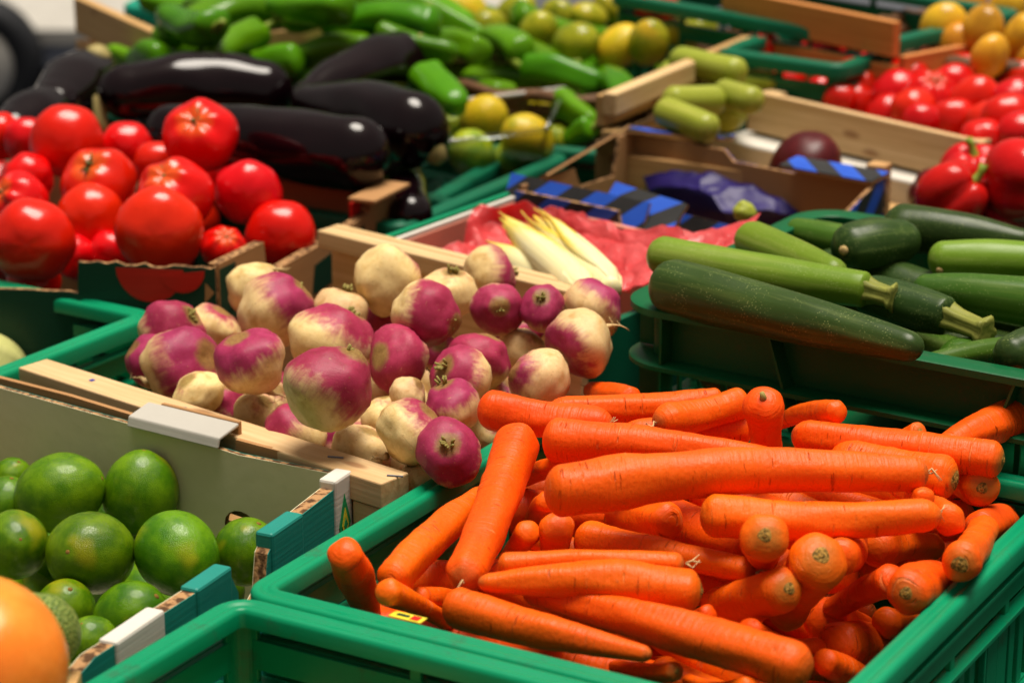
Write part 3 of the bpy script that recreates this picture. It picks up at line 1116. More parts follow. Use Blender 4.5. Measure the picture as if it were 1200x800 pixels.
# ------------------------------------------------------------------ cardboard
def card_panel(nm, P, Q, poly, mats, rt, th=0.005, edge='flutes'):
    """panel standing on PQ: polygon of (s, z); outside skin faces the right of PQ. mats = (outer, inner). Core shows corrugation."""
    fr, L = frame_along(P, Q, 0.0)
    m = MB(); m.prism(fr, poly, 0.0006, th - 0.0006)
    core = m.build(nm, M[edge], rt)
    for y0, y1, mt, nn in ((-0.0, 0.0006, mats[0], 'outer_liner'), (th - 0.0006, th, mats[1], 'inner_liner')):
        m = MB(); m.prism(fr, poly, y0, y1)
        o = add(nn, [v - rt.location for v in m.v], m.f, M[mt], None)
        if mt == 'stripe':
            k = len(poly)
            for key, ix in (('s', 0), ('h', 1)):
                at_ = o.data.attributes.new(key, 'FLOAT', 'POINT')
                at_.data.foreach_set('value', [p[ix] for p in poly] * 2)
        o.parent = core
    return core, fr, L


def torn(s0, s1, z, n, amp, seed):
    r_ = random.Random(seed)
    return [(s0 + (s1 - s0) * i / n, z + r_.uniform(-amp, amp)) for i in range(n + 1)]


# --- lime box: olive lining, teal and white print outside
ZL = 0.205
LB, LR, LF = at(-55, 441, ZL), at(410, 556, ZL), at(84, 776, ZL)
lb = root('cardboard_box', (LB + LF) / 2 * Vector((1, 1, 0)) if False else Vector(((LB.x + LF.x) / 2, (LB.y + LF.y) / 2, 0)), 'cardboard lime box with olive lining, teal and white print and a green diamond emblem', 'box')
# back wall (its outside looks away from the viewer) with a round hand hole
fr, L = frame_along(LR, LB, 0.0)
hx, hz, hr = L * 0.250, ZL - 0.062, 0.016
poly_l = [(0, 0), (hx, 0), (hx, hz - .012), (hx - hr, hz - .012)] + [(hx - hr * math.cos(a), hz + 0.8 * hr * math.sin(a)) for a in [math.pi / 8 * i for i in range(5)]] + [(hx, ZL - .004), (0, ZL)]
poly_r = [(hx + hr, hz - .012), (hx, hz - .012), (hx, 0), (L, 0), (L, ZL + .004), (hx + .02, ZL - .003), (hx, ZL - .004)] + [(hx + hr * math.cos(a), hz + 0.8 * hr * math.sin(a)) for a in [math.pi / 8 * (4 - i) for i in range(5)]]
card_panel('back_wall', LR, LB, [p for p in poly_l], ('card_teal', 'card_in'), lb)
card_panel('back_wall', LR, LB, [p for p in poly_r], ('card_teal', 'card_in'), lb)
# right wall: two standing tabs with a low middle
fr, L = frame_along(LF, LR, 0.0)
w = [(0, 0), (L, 0), (L, ZL - .002), (L * .70, ZL - .008), (L * .665, ZL - .018), (L * .650, ZL - .045), (L * .56, ZL - .065), (L * .55, ZL - .030), (L * .52, ZL - .011), (L * .07, ZL - .007), (0, ZL - .014)]
card_panel('right_wall', LF, LR, w, ('card_teal', 'card_in'), lb, 0.011)
g = fr
for nm, s0, s1, z0, z1, mt in (('white_tape', L * .13, L * .29, ZL - .050, ZL - .0055, 'card_white'), ('teal_flap', L * .40, L * .525, ZL - .050, ZL - .0070, 'card_teal'),
                               ('teal_flap', L * .675, L * .80, ZL - .060, ZL - .0040, 'card_teal'), ('white_flap', L * .930, L * 1.004, ZL - .075, ZL + .0035, 'card_white')):
    m = MB(); m.box(g, s0, s1, -.0016, .0126, z0, z1); m.build(nm, M[mt], lb, 0.0022)
s0, s1 = L * .938, L * .992
sc_, hc = (s0 + s1) / 2, ZL - .034
for k_, (rw, rh, mt, yy) in enumerate(((.0085, .024, 'ink_green', -.0022), (.0048, .0135, 'ink_yellow', -.0026), (.0026, .0055, 'ink_green', -.0030))):
    m = MB(); m.prism(g, [(sc_ - rw, hc), (sc_, hc - rh), (sc_ + rw, hc), (sc_, hc + rh)], yy, yy + .0003)
    m.build('diamond_emblem', M[mt], lb)
fr2, L2 = frame_along(LB, LF, 0.0)
fl = at(-160, 720, ZL)
card_panel('front_wall', fl, LF, [(0, 0), ((LF - fl).length, 0), ((LF - fl).length, ZL - .012), (0, ZL)], ('card_teal', 'card_in'), lb)
card_panel('left_wall', LB, fl, [(0, 0), ((LB - fl).length, 0), ((LB - fl).length, ZL), (0, ZL)], ('card_teal', 'card_in'), lb)
m = MB(); m.v = [Vector((p.x, p.y, .05)) for p in (LB, LR, LF, fl)]; m.f = [[0, 1, 2, 3]]; m.build('floor_panel', M['card_in'], lb)
# the white folded tab that laps over the back wall and the doubled brown flap
fr, L = frame_along(LB, LR, ZL)
ta, tb_ = (at(170, 480, ZL + .006) - LB).length, (at(272, 508, ZL + .006) - LB).length
m = MB(); m.prism(fr @ Matrix.Translation((ta, 0, 0)) @ Matrix.Rotation(math.pi / 2, 4, 'Z') @ Matrix.Translation((0, -(tb_ - ta), 0)), [(-.0105, -.001), (-.0080, -.001), (-.006, .0045), (.016, .0090), (.016, .0120), (-.008, .0072)], 0, tb_ - ta); m.build('folded_tab', M['card_grey'], lb, 0.0015)
m = MB(); m.box(fr, ta + .012, tb_ - .001, .0165, .0205, -.005, .0125); m.build('tab_backing', M['card'], lb, 0.001)
m = MB(); m.prism(fr, [(L * .02, -.004), (ta - .004, -.006), (ta - .004, .0015), (L * .3, .005), (L * .02, .006)], .0062, .0105); m.build('brown_flap', M['card'], lb)
m = MB(); m.prism(fr, [(tb_ + .004, -.006), (L * .97, -.006), (L * .97, .001), (tb_ + .004, .0025)], .0062, .0105); m.build('brown_flap', M['card'], lb)

# --- tomato box: dark green print with tomatoes, torn front edge
ZT = 0.235
T0, T1, T2 = at(-70, 300, ZT), at(252, 313, ZT), at(462, 210, ZT)
tbx = root('cardboard_box', Vector(((T0.x + T2.x) / 2, (T0.y + T2.y) / 2, 0)), 'torn cardboard tomato box with dark green print and printed red tomatoes', 'box')
fr, L = frame_along(T0, T1, 0.0)
xa = (at(92, 306, ZT) - T0).length
poly = [(0, .02), (L, .02), (L, ZT)] + torn(L - .004, xa, ZT - .001, 14, .0022, 3) + [(xa - .002, ZT - .030)] + torn(xa - .01, 0, ZT - .028, 6, .001, 4)
card_panel('front_wall', T0, T1, poly, ('card_green', 'card'), tbx)


def print_disc(rt, fr, cx, cz, r, a0, a1, mat, y):
    m = MB()
    poly = [(cx + r * math.cos(math.radians(a0 + (a1 - a0) * i / 20)), cz + r * math.sin(math.radians(a0 + (a1 - a0) * i / 20))) for i in range(21)]
    m.prism(fr, poly, y, y + .0003)
    return m.build('printed_tomato', M[mat], rt)


def s_on(P, px, py, z):
    return (at(px, py, z) - P).length


print_disc(tbx, fr, s_on(T0, 175, 310, ZT), ZT - .004, .031, 180, 360, 'card_red', -.0004)
print_disc(tbx, fr, s_on(T0, 214, 310, ZT), ZT - .004, .021, 195, 360, 'card_red', -.0008)
m = MB(); xb = s_on(T0, 243, 312, ZT); m.prism(fr, [(xb - .002, ZT - .015), (xb + .006, ZT - .024), (xb - .003, ZT - .034)], -.0004, -.0001); m.build('printed_mark', M['card'], tbx)
fr, L = frame_along(T1, T2, 0.0)
xc = s_on(T1, 310, 285, ZT)
poly = [(0.0055, .02), (L, .02), (L, ZT - .006), (L * .86, ZT - .004), (L * .84, ZT - .022), (L * .62, ZT - .028), (xc + .004, ZT - .032), (xc, ZT + .001), (.0055, ZT + .001)]
card_panel('right_wall', T1, T2, poly, ('card', 'card'), tbx, 0.010)
for s0, s1, z0, z1 in ((.02, .045, ZT - .05, ZT - .02), (xc * .3, xc * .55, ZT - .09, ZT - .045), (L * .5, L * .66, ZT - .075, ZT - .04), (L * .76, L * .82, ZT - .065, ZT - .03)):
    m = MB(); m.prism(fr, [(s0, z0), (s1, z0 + .004), (s1 - .004, z1), (s0 + .006, z1 - .006)], -.0004, -.0001); m.build('printed_mark', M['card_green'], tbx)
m = MB(); m.prism(fr, [(L * .02, .03), (L * .10, .03), (L * .10, ZT - .004), (L * .02, ZT - .004)], -.0004, -.0001); m.build('printed_mark', M['card_green'], tbx)
# far corner piece folded round
f2, L2 = frame_along(T2, T2 + (T2 - T1).cross(Vector((0, 0, -1))).normalized() * 0.16, 0.0)
card_panel('back_wall', T2, T2 + (Vector((-(T2 - T1).y, (T2 - T1).x, 0))).normalized() * 0.42, [(0, .02), (.42, .02), (.42, ZT), (.05, ZT), (.046, ZT - .02), (.0, ZT - .012)], ('card', 'card'), tbx)
m = MB(); m.box(fr, L * .80, L * .99, .0102, .0145, ZT - .055, ZT - .010); m.build('red_corner_print', M['card_red'], tbx)
for i in range(2):
    m = MB(); m.box(fr, L * (.83 + .08 * i), L * (.87 + .08 * i), .0146, .0152, ZT - .040, ZT - .012); m.build('black_corner_print', M['card_black'], tbx)
m = MB(); m.box(fr, L * .78, L * 1.0, -.018, .012, ZT - .006, ZT - .002); m.build('corner_flap', M['card'], tbx, .001)


# ------------------------------------------------------------------ wooden crates
def board(rt, nm, P, Q, z0, z1, th, mat, bevel=.0012, y=0.0):
    fr, L = frame_along(P, Q, 0.0)
    mb = MB(); mb.box(Matrix.Identity(4), -L / 2, L / 2, -th / 2, th / 2, -(z1 - z0) / 2, (z1 - z0) / 2)
    mw = fr @ Matrix.Translation((L / 2, y, (z0 + z1) / 2))
    o = add(nm, mb.v, mb.f, M[mat], None, Matrix.Translation(-rt.location) @ mw)
    o.parent = rt
    mo = o.modifiers.new('edge', 'BEVEL'); mo.width = bevel; mo.segments = 2
    return o


# turnip crate
ZR = 0.207
F0, F1 = at(38, 425, ZR), at(463, 560, ZR)
dF = (F1 - F0).normalized()
nF = Vector((-dF.y, dF.x, 0))
B0 = at(392, 273, 0.235)
tc = root('wooden_crate', Vector((F0.x + .2, F0.y + .1, 0)), 'pale wooden crate heaped with purple turnips', 'crate')
board(tc, 'front_rail', F0, F1, ZR - .020, ZR, .030, 'wood')
for k in range(3):
    board(tc, 'slat', F0 + dF * .005, F1 - dF * .005, .035 + k * .052, .078 + k * .052, .006, 'wood_tan', .0006, -.006)
for c in (F0 + dF * .018, F1 - dF * .016):
    board(tc, 'corner_post', c - dF * .014, c + dF * .014, .0, ZR - .0205, .028, 'wood')
bl = Vector((B0.x, B0.y, 0))
brr = bl + dF * 0.30
board(tc, 'back_board', bl, brr, .05, .243, .010, 'wood')
board(tc, 'back_rail', bl + nF * -.014, bl + nF * -.014 + dF * .30, .226, .2425, .018, 'wood')
board(tc, 'end_board', F0 + nF * .02 + dF * .01, bl - nF * .008 + dF * .006, .02, .12, .007, 'wood_tan')
board(tc, 'end_board', F1 + nF * .02 - dF * .02, brr - nF * .02, .02, .12, .007, 'wood_tan')
m = MB(); m.v = [Vector((p.x, p.y, .012)) for p in (F0, F1, brr, bl)]; m.f = [[0, 1, 2, 3]]; m.build('floor_board', M['wood_tan'], tc)
# blue pen mark and scratch on the rail
fr, L = frame_along(F0, F1, ZR)
m = MB(); m.box(fr, .070, .074, .000, .004, .0003, .0006); m.build('pen_mark', M['ink_blue'], tc)
m = MB(); m.prism(fr @ Matrix.Rotation(-math.pi / 2, 4, 'X'), [(.022, -.006), (.024, -.006), (.032, .008), (.030, .008)], .0003, .0006); m.build('pen_mark', M['card_black'], tc)
for sx in (.345, .175, .405):
    m = MB(); m.box(fr @ Matrix.Translation((sx, .002, .0006)) @ Matrix.Rotation(.5, 4, 'Z'), -.006, .006, -.0006, .0006, -.0004, .0006); m.build('staple', M['steel'], tc)

# far tomato crate
ZF = 0.25
w0, w1, w2 = at(880, 105, ZF), at(1153, 166, ZF), at(1011, 58, ZF)
dw = (w1 - w0).normalized(); w2 = w0 + (Vector((-dw.y, dw.x, 0))) * (w2 - w0).dot(Vector((-dw.y, dw.x, 0))) + dw * 0.02
wc = root('wooden_crate', Vector(((w1.x + w2.x) / 2, (w1.y + w2.y) / 2, 0)), 'pale wooden crate of tomatoes behind the white tray', 'crate')
board(wc, 'front_board', w0, w1, ZF - .046, ZF, .010, 'wood')
board(wc, 'back_board', w2, w2 + dw * .40, ZF - .046, ZF + .004, .010, 'wood_tan')
board(wc, 'end_board', w0 + dw * .006, w2 + dw * .006, ZF - .045, ZF - .01, .008, 'wood_tan')
for c in (w0 + dw * .02, w1 - dw * .02):
    board(wc, 'corner_post', c - dw * .012, c + dw * .012, .201, ZF - .002, .02, 'wood', .001, .016)
m = MB(); m.v = [Vector((p.x, p.y, ZF - .044)) for p in (w0, w1, w2 + dw * .4, w2)]; m.f = [[0, 1, 2, 3]]; m.build('floor_board', M['wood_tan'], wc)

# crate of pale courgettes
ZP = 0.285
c0, c1 = at(704, 112, ZP), at(876, 42, ZP)
dc = (c1 - c0).normalized(); nc = Vector((dc.y, -dc.x, 0))
pc = root('wooden_crate', Vector((c0.x, c0.y, 0)), 'tan wooden crate with pale green courgettes', 'crate')
board(pc, 'end_board', c0, c1, ZP - .034, ZP, .012, 'wood_tan')
board(pc, 'end_rail', c0 - dc * .004, c0 + dc * .19, ZP - .020, ZP + .0045, .016, 'wood', .002, -.012)
board(pc, 'front_board', c0 + nc * .01, c0 + nc * .30, ZP - .11, ZP - .06, .010, 'wood_tan')
board(pc, 'back_board', c1 + nc * .01, c1 + nc * .30, ZP - .06, ZP - .02, .010, 'wood_tan')
board(pc, 'end_board', c0, c1, ZP - .10, ZP - .05, .012, 'wood_tan')
for q in (c0, c1, c0 + nc * .3, c1 + nc * .3):
    board(pc, 'corner_post', q - dc * .01, q + dc * .01, 0, ZP - .035, .02, 'wood_tan', .001, -.016)
m = MB(); m.v = [Vector((p.x, p.y, ZP - .11)) for p in (c0, c1, c1 + nc * .3, c0 + nc * .3)]; m.f = [[0, 1, 2, 3]]; m.build('floor_board', M['wood_tan'], pc)

# far wooden crate with orange boards
o0, o1 = at(850, -14, .33), at(1052, 26, .33)
oc_ = root('wooden_crate', Vector((o0.x, o0.y, 0)), 'orange brown wooden crate behind the dark green tomato crate', 'crate')
board(oc_, 'front_board', o0, o1, .290, .33, .012, 'wood_orange')
board(oc_, 'front_board', o0, o1, .22, .28, .012, 'wood_orange')
do = (o1 - o0).normalized(); no = Vector((-do.y, do.x, 0))
board(oc_, 'end_board', o1 + no * .01, o1 + no * .25, .24, .29, .010, 'wood_orange')
board(oc_, 'floor_board', o0 + no * .12, o1 + no * .12, .20, .21, .23, 'wood_orange')
for q in (o0 + do * .02, o1 - do * .02):
    board(oc_, 'corner_post', q - do * .01, q + do * .01, 0, .262, .02, 'wood_orange', .001, .018)

# wood crate behind the green peppers
g0, g1 = at(92, -4, .29), at(190, 40, .29)
gc = root('wooden_crate', Vector((g0.x, g0.y, 0)), 'tan wooden crate corner beside the green peppers', 'crate')
dg = (g1 - g0).normalized(); ng = Vector((-dg.y, dg.x, 0))
board(gc, 'front_board', g0, g1, .245, .29, .014, 'wood_tan')
board(gc, 'front_board', g0, g1, .17, .235, .014, 'wood_tan')
board(gc, 'end_board', g1 + ng * .012, g1 + ng * .25, .22, .28, .012, 'wood_tan')
board(gc, 'corner_post', g1 - dg * .03, g1 - dg * .008, 0, .243, .02, 'wood_tan', .001, .018)
board(gc, 'corner_post', g0 + dg * .008, g0 + dg * .03, 0, .243, .02, 'wood_tan', .001, .018)
plastic_crate(at(150, 6, .25), math.radians(-12), .34, .22, .25, 'teal plastic crate behind the wooden crate and green peppers', 'teal')

# ------------------------------------------------------------------ further crates
# eggplant crate, lemon crate, endive crate, pepper crates, far tomato crate
eC = at(470, 262, .2)
plastic_crate(eC - dB * 0.55, YC, .55, .33, .2, 'dark green plastic crate under the eggplants', 'green_old')
lC = at(505, 232, .19)
plastic_crate(lC, math.radians(-22), .20, .26, .19, 'dark green plastic crate holding the punnet of lemons', 'green_old')
gC = at(400, 128, .2)
plastic_crate(gC - dB * 0.36, YC, .62, .36, .2, 'dark green plastic crate under the long green peppers', 'green_old')
rC = at(1062, 262, .215)
plastic_crate(rC, YC - .1, .40, .30, .215, 'green plastic crate holding the red bell peppers', 'green')
fC = at(985, 76, .285)
plastic_crate(fC - Vector((math.cos(-.62), math.sin(-.62), 0)) * .155, -.62, .155, .16, .285, 'dark green plastic crate with a few tomatoes behind the wooden tomato crate', 'green_old', .05)

plastic_crate(at(1042, 46, .305) - Vector((math.cos(-.78), math.sin(-.78), 0)) * .42, -.78, .42, .25, .305, 'long dark green plastic crate behind the shallow mango basket', 'green_old', .05)
# endive crate: low green box lined with pinkish card and film
ZE = 0.222
e0, e1, e2 = at(440, 292, ZE), at(604, 233, ZE), at(835, 291, ZE)
ec = root('plastic_crate', Vector(((e0.x + e2.x) / 2, (e0.y + e2.y) / 2, 0)), 'low green crate lined with pink film under the endives', 'crate')
t = NT('pink_card'); M['pink'] = t.done(t.mix(t.noise(t.obj, 14, 4), (0.56, 0.19, 0.13), (0.70, 0.29, 0.21)), 0.6)
board(ec, 'side_wall', e0, e1, .02, ZE - .001, .008, 'pink', .0008)
board(ec, 'rim', e0 - (e1 - e0).normalized() * .01, e1, ZE - .004, ZE + .006, .006, 'green', .0015, .008)
board(ec, 'label_strip', e0, e1, ZE - .0009, ZE + .0035, .0055, 'card_white', .0008)
board(ec, 'side_wall', e1, e2, .02, ZE, .008, 'pink', .0008)
board(ec, 'label_strip', at(622, 232, ZE), at(704, 254, ZE), ZE - .018, ZE + .0055, .0045, 'card_white', .001, .014)
board(ec, 'label_strip', at(702, 252, ZE), at(722, 258, ZE), ZE - .020, ZE + .0075, .006, 'card_white', .001, .018)
e3 = e0 + (e2 - e1)
board(ec, 'side_wall', e3, e0, .02, .14, .008, 'green_old', .0008)
board(ec, 'side_wall', e2, e3, .02, .195, .008, 'green_old', .0008)
m = MB(); m.v = [Vector((p.x, p.y, .05)) for p in (e0, e1, e2, e3)]; m.f = [[0, 3, 2, 1]]; m.build('base', M['green_old'], ec)


# crumpled film: a sheet over the crate, grid between measured edge points
def film_sheet(nm, rows, mat, label, cat, amp, nsub=7, seed=0, thick=0.0008, freq=26):
    """rows: lists of points (same count); bicubic-ish refinement with crumple"""
    R_, C_ = len(rows), len(rows[0])
    N, K = (R_ - 1) * nsub + 1, (C_ - 1) * nsub + 1
    V = []
    for i in range(N):
        a = min(i // nsub, R_ - 2); ta_ = i / nsub - a
        ta_ = ta_ * ta_ * (3 - 2 * ta_)
        for j in range(K):
            b = min(j // nsub, C_ - 2); tb2 = j / nsub - b
            tb2 = tb2 * tb2 * (3 - 2 * tb2)
            p = rows[a][b].lerp(rows[a][b + 1], tb2).lerp(rows[a + 1][b].lerp(rows[a + 1][b + 1], tb2), ta_)
            q = p * freq + Vector((seed, seed, seed))
            rid = 1 - abs(noise.noise(q)) * 2
            rid2 = 1 - abs(noise.noise(q * 2.3)) * 2
            V.append(p + Vector((noise.noise(q + Vector((9, 0, 0))) * .3, noise.noise(q + Vector((0, 9, 0))) * .3, rid * .8 + rid2 * .4)) * amp)
    F = [[i * K + j, i * K + j + 1, (i + 1) * K + j + 1, (i + 1) * K + j] for i in range(N - 1) for j in range(K - 1)]
    o = add(nm, V, F, M[mat], None, None, True)
    c = sum(V, Vector()) / len(V)
    for v in o.data.vertices:
        v.co -= c
    o.location = c
    so = o.modifiers.new('thickness', 'SOLIDIFY'); so.thickness = thick
    return tag(o, label, cat)


film_sheet('plastic_film', [
    [at(556, 250, .230), at(600, 242, .234), at(650, 250, .232), at(720, 266, .234), at(800, 278, .248), at(890, 258, .262)],
    [at(546, 268, .222), at(590, 262, .214), at(650, 274, .214), at(730, 292, .222), at(805, 304, .236), at(880, 282, .255)],
    [at(540, 292, .205), at(585, 300, .196), at(660, 316, .200), at(730, 328, .212), at(785, 330, .225), at(840, 312, .24)],
    [at(520, 318, .190), at(575, 336, .185), at(650, 356, .190), at(722, 352, .205), at(758, 342, .215), at(790, 330, .22)]],
    'film', 'crumpled translucent red pink film lining the endive crate', 'film', 0.008, 14, 3, 0.0006, 40)
film_sheet('plastic_film', [
    [at(470, 288, .205), at(500, 290, .212), at(535, 292, .208), at(560, 290, .205)],
    [at(480, 304, .190), at(505, 304, .200), at(540, 306, .200), at(575, 306, .190)],
    [at(490, 318, .17), at(520, 320, .18), at(560, 326, .18), at(600, 330, .17)]],
    'film', 'bunched bright red film by the pinkish crate wall', 'film', 0.007, 9, 8)

# ------------------------------------------------------------------ striped boxes
ZS = 0.245
s0, s1, s2 = at(604, 212, ZS), at(742, 156, ZS), at(1040, 204, ZS)
s3 = s0 + (s2 - s1)
sb = root('cardboard_box', Vector(((s0.x + s2.x) / 2, (s0.y + s2.y) / 2, 0)), 'open brown cardboard box with blue and black stripes and purple tissue inside', 'box')
Lf, Lb, Ls = (s3 - s0).length, (s2 - s1).length, (s1 - s0).length
card_panel('front_wall', s0, s3, [(0, .01), (Lf, .01), (Lf, ZS - .055), (Lf * .42, ZS - .045), (Lf * .40, ZS - .012), (0, ZS - .010)], ('stripe', 'card'), sb)
card_panel('back_wall', s2, s1, [(0, .01), (Lb, .01), (Lb, ZS), (Lb * .62, ZS - .001), (Lb * .58, ZS - .012), (Lb * .34, ZS - .014), (Lb * .30, ZS), (0, ZS)], ('stripe', 'card'), sb)
card_panel('left_wall', s1, s0, [(.006, .01), (Ls - .006, .01), (Ls - .006, ZS - .006), (Ls * .55, ZS - .01), (Ls * .50, ZS - .032), (Ls * .2, ZS - .036), (Ls * .15, ZS + .004), (.006, ZS + .006)], ('card_black', 'card'), sb)
card_panel('right_wall', s3, s2, [(.006, .01), (Ls - .006, .01), (Ls - .006, ZS), (.006, ZS - .05)], ('stripe', 'card'), sb)
m = MB(); m.v = [Vector((p.x, p.y, .012)) for p in (s0, s1, s2, s3)]; m.f = [[0, 3, 2, 1]]; m.build('floor_panel', M['card'], sb)


def flap(rt, nm, P, Q, out, drop, mats, th=.004):
    """flap hinged on PQ, leaning outwards by out and down by drop"""
    P, Q = Vector(P), Vector(Q)
    d = (Q - P); L = d.length; d.normalize()
    side = Vector((d.y, -d.x, 0)).normalized()
    e = side * out - Vector((0, 0, drop))
    W = e.length
    nrm = d.cross(e).normalized()
    if nrm.z < 0:
        nrm = -nrm
    for (mt, a, b, nn) in ((mats[0], .0, th * .35, nm), (mats[1], -th * .65, 0.0, 'flap_core')):
        V = [P + nrm * b, Q + nrm * b, Q + e + nrm * b, P + e + nrm * b, P + nrm * a, Q + nrm * a, Q + e + nrm * a, P + e + nrm * a]
        mb = MB(); mb.hexa(V)
        o = add(nn, mb.v, mb.f, M[mt], rt)
        if mt == 'stripe':
            for key, vals in (('s', [0, L, L, 0] * 2), ('h', [W, W, 0, 0] * 2)):
                a_ = o.data.attributes.new(key, 'FLOAT', 'POINT'); a_.data.foreach_set('value', vals)


flap(sb, 'striped_flap', at(600, 203, ZS), at(762, 238, ZS - .004), .018, .034, ('stripe', 'card'))
flap(sb, 'striped_flap', at(722, 214, ZS + .003), at(806, 240, ZS - .004), .034, .030, ('stripe', 'card'))
flap(sb, 'striped_flap', at(800, 250, ZS - .020), at(930, 282, ZS - .03), .010, .03, ('stripe', 'card'))
flap(sb, 'striped_flap', at(1042, 203, ZS + .002), at(934, 184, ZS + .002), -.034, .003, ('stripe', 'card'))
flap(sb, 'striped_flap', at(862, 160, ZS + .002), at(740, 150, ZS + .004), -.030, -.004, ('stripe', 'card'))
flap(sb, 'black_flap', at(738, 146, ZS + .006), at(640, 204, ZS), .030, .020, ('card_black', 'card'))
m = MB(); fr, L = frame_along(s0, s1, 0); m.box(fr, L * .28, L * .46, .0085, .0095, ZS - .052, ZS - .020); m.build('cream_patch', M['card_white'], sb)

film_sheet('tissue_paper', [
    [at(752, 206, .205), at(820, 206, .215), at(890, 206, .215), at(965, 214, .21)],
    [at(760, 226, .190), at(820, 224, .205), at(900, 226, .205), at(970, 236, .20)],
    [at(790, 250, .17), at(850, 250, .190), at(910, 252, .19), at(965, 262, .18)],
    [at(820, 282, .14), at(870, 284, .15), at(920, 286, .15), at(960, 290, .15)]],
    'tissue', 'crumpled purple tissue paper lying in the striped box', 'tissue', 0.006, 16, 5, 0.0005, 24)

# white tray behind the striped box
tr0, tr1 = at(838, 160, .2), at(1165, 234, .2)
tr = root('foam_tray', Vector((tr0.x, tr0.y, 0)), 'white foam tray between striped box and wooden tomato crate', 'tray')
dt_ = (tr1 - tr0).normalized(); nt_ = Vector((-dt_.y, dt_.x, 0))
board(tr, 'front_wall', tr0, tr1, .0, .202, .016, 'card_white', .003)
board(tr, 'tray_top', tr0 + nt_ * .229, tr1 + nt_ * .229, .150, .1995, .44, 'card_white', .003)

# ------------------------------------------------------------------ clear punnet of lemons
pz = .235
p0, p1, p2 = at(508, 122, pz), at(662, 104, pz), at(640, 152, pz)
pu = root('punnet', Vector((p0.x + .05, p0.y, .12)), 'clear plastic punnet of yellow and green lemons', 'punnet')
p3 = p0 + (p2 - p1)
pts = [p3, p2, p1, p0]
ctr = sum(pts, Vector()) / 4
V, F = [], []
for z, k in ((pz, 1.0), (pz - .004, 1.0), (pz - .09, .86)):
    V += [Vector((ctr.x + (p.x - ctr.x) * k, ctr.y + (p.y - ctr.y) * k, z)) for p in pts]
for r_ in range(2):
    for i in range(4):
        j = (i + 1) % 4
        F.append([r_ * 4 + i, r_ * 4 + j, r_ * 4 + 4 + j, r_ * 4 + 4 + i])
F.append([8, 9, 10, 11])
add('punnet_wall', V, F, M['clear'], pu)
for i in range(4):
    a, b = pts[i], pts[(i + 1) % 4]
    v, f = tube([a, a.lerp(b, .5), b], [.0028] * 3, 8)
    add('punnet_rim', v, f, M['hub'] if i > 1 else M['clear'], pu, smooth=True)

# ------------------------------------------------------------------ wicker basket, far right
bc = at(1196, 52, .27)
bk = root('wicker_basket', Vector((bc.x, bc.y + .02, 0)), 'dark wicker basket of yellow mangoes', 'basket')
cx, cy = bk.location.x, bk.location.y
for i in range(13):
    z = .06 + i * .0165
    rr = .135 + .040 * (i / 14) + (.004 if i % 2 else 0)
    v, f = tube([(cx + rr * math.cos(a), cy + rr * math.sin(a), z + .003 * math.sin(a * 14 + (i % 2) * math.pi)) for a in [2 * math.pi * k / 56 for k in range(57)]], [.0085] * 57, 6)
    add('wicker_band', v, f, M['wicker'], bk, smooth=True)
for i in range(14):
    a = 2 * math.pi * (i + .5) / 14
    v, f = tube([(cx + .132 * math.cos(a), cy + .132 * math.sin(a), .02), (cx + .182 * math.cos(a), cy + .176 * math.sin(a), .272)], [.006, .006], 6)
    add('wicker_stake', v, f, M['wicker'], bk, smooth=True)
v, f = tube([(cx + .178 * math.cos(a), cy + .178 * math.sin(a), .272 + .003 * math.sin(a * 20)) for a in [2 * math.pi * k / 64 for k in range(65)]], [.009] * 65, 8)
add('basket_rim', v, f, M['wicker'], bk, smooth=True)
v, f = tube([(cx, cy, .20), (cx, cy, .205)], [.15, .15], 24)
add('basket_base', v, f, M['wicker'], bk)

# low basket of green mangoes
bm_ = at(700, 70, .24)
mb_ = root('wicker_basket', Vector((bm_.x, bm_.y + .03, 0)), 'shallow brown wicker basket of green and yellow mangoes', 'basket')
cx, cy = mb_.location.x, mb_.location.y
for i in range(10):
    z = .10 + i * .0145
    rr = .16 + .050 * (i / 9)
    v, f = tube([(cx + rr * 1.05 * math.cos(a), cy + rr * math.sin(a), z + .003 * math.sin(a * 14 + (i % 2) * math.pi)) for a in [2 * math.pi * k / 56 for k in range(57)]], [.008] * 57, 6)
    add('wicker_band', v, f, M['wicker'], mb_, smooth=True)
v, f = tube([(cx, cy, .0), (cx, cy, .19)], [.15, .19], 24)
add('basket_base', v, f, M['wicker'], mb_)

# ------------------------------------------------------------------ parked cart behind the stall
GZ = -0.78
vx, vy = -1.50, 7.05
vn = root('parked_trailer', (vx, vy, GZ), 'pale flat bed trailer with a small black wheel parked behind the stall', 'trailer')
m = MB(); m.box(yaw_frame((vx, vy + .08, GZ), 0), -1.6, 1.5, 0, 2.2, .215, .262); m.build('flat_bed', M['car_paint'], vn, .004)
m = MB(); m.box(yaw_frame((vx, vy + .085, GZ), 0), -1.6, 1.5, 0, .05, .15, .2145); m.build('side_beam', M['steel'], vn, .003)
m = MB(); m.box(yaw_frame((vx, vy + .02, GZ), 0), -.02, .02, -.02, 1.2, .165, .205); m.build('axle', M['black_plastic'], vn)


def wheel_ring(nm, prof, mat):
    V, F = [], []
    n = 36
    for i in range(n):
        a = 2 * math.pi * i / n
        for y, r in prof:
            V.append(Vector((vx + r * math.cos(a), vy + y, GZ + .185 + r * math.sin(a))))
    k = len(prof)
    for i in range(n):
        j = (i + 1) % n
        for q in range(k):
            w_ = (q + 1) % k
            F.append([i * k + q, i * k + w_, j * k + w_, j * k + q])
    add(nm, V, F, M[mat], vn, smooth=True)


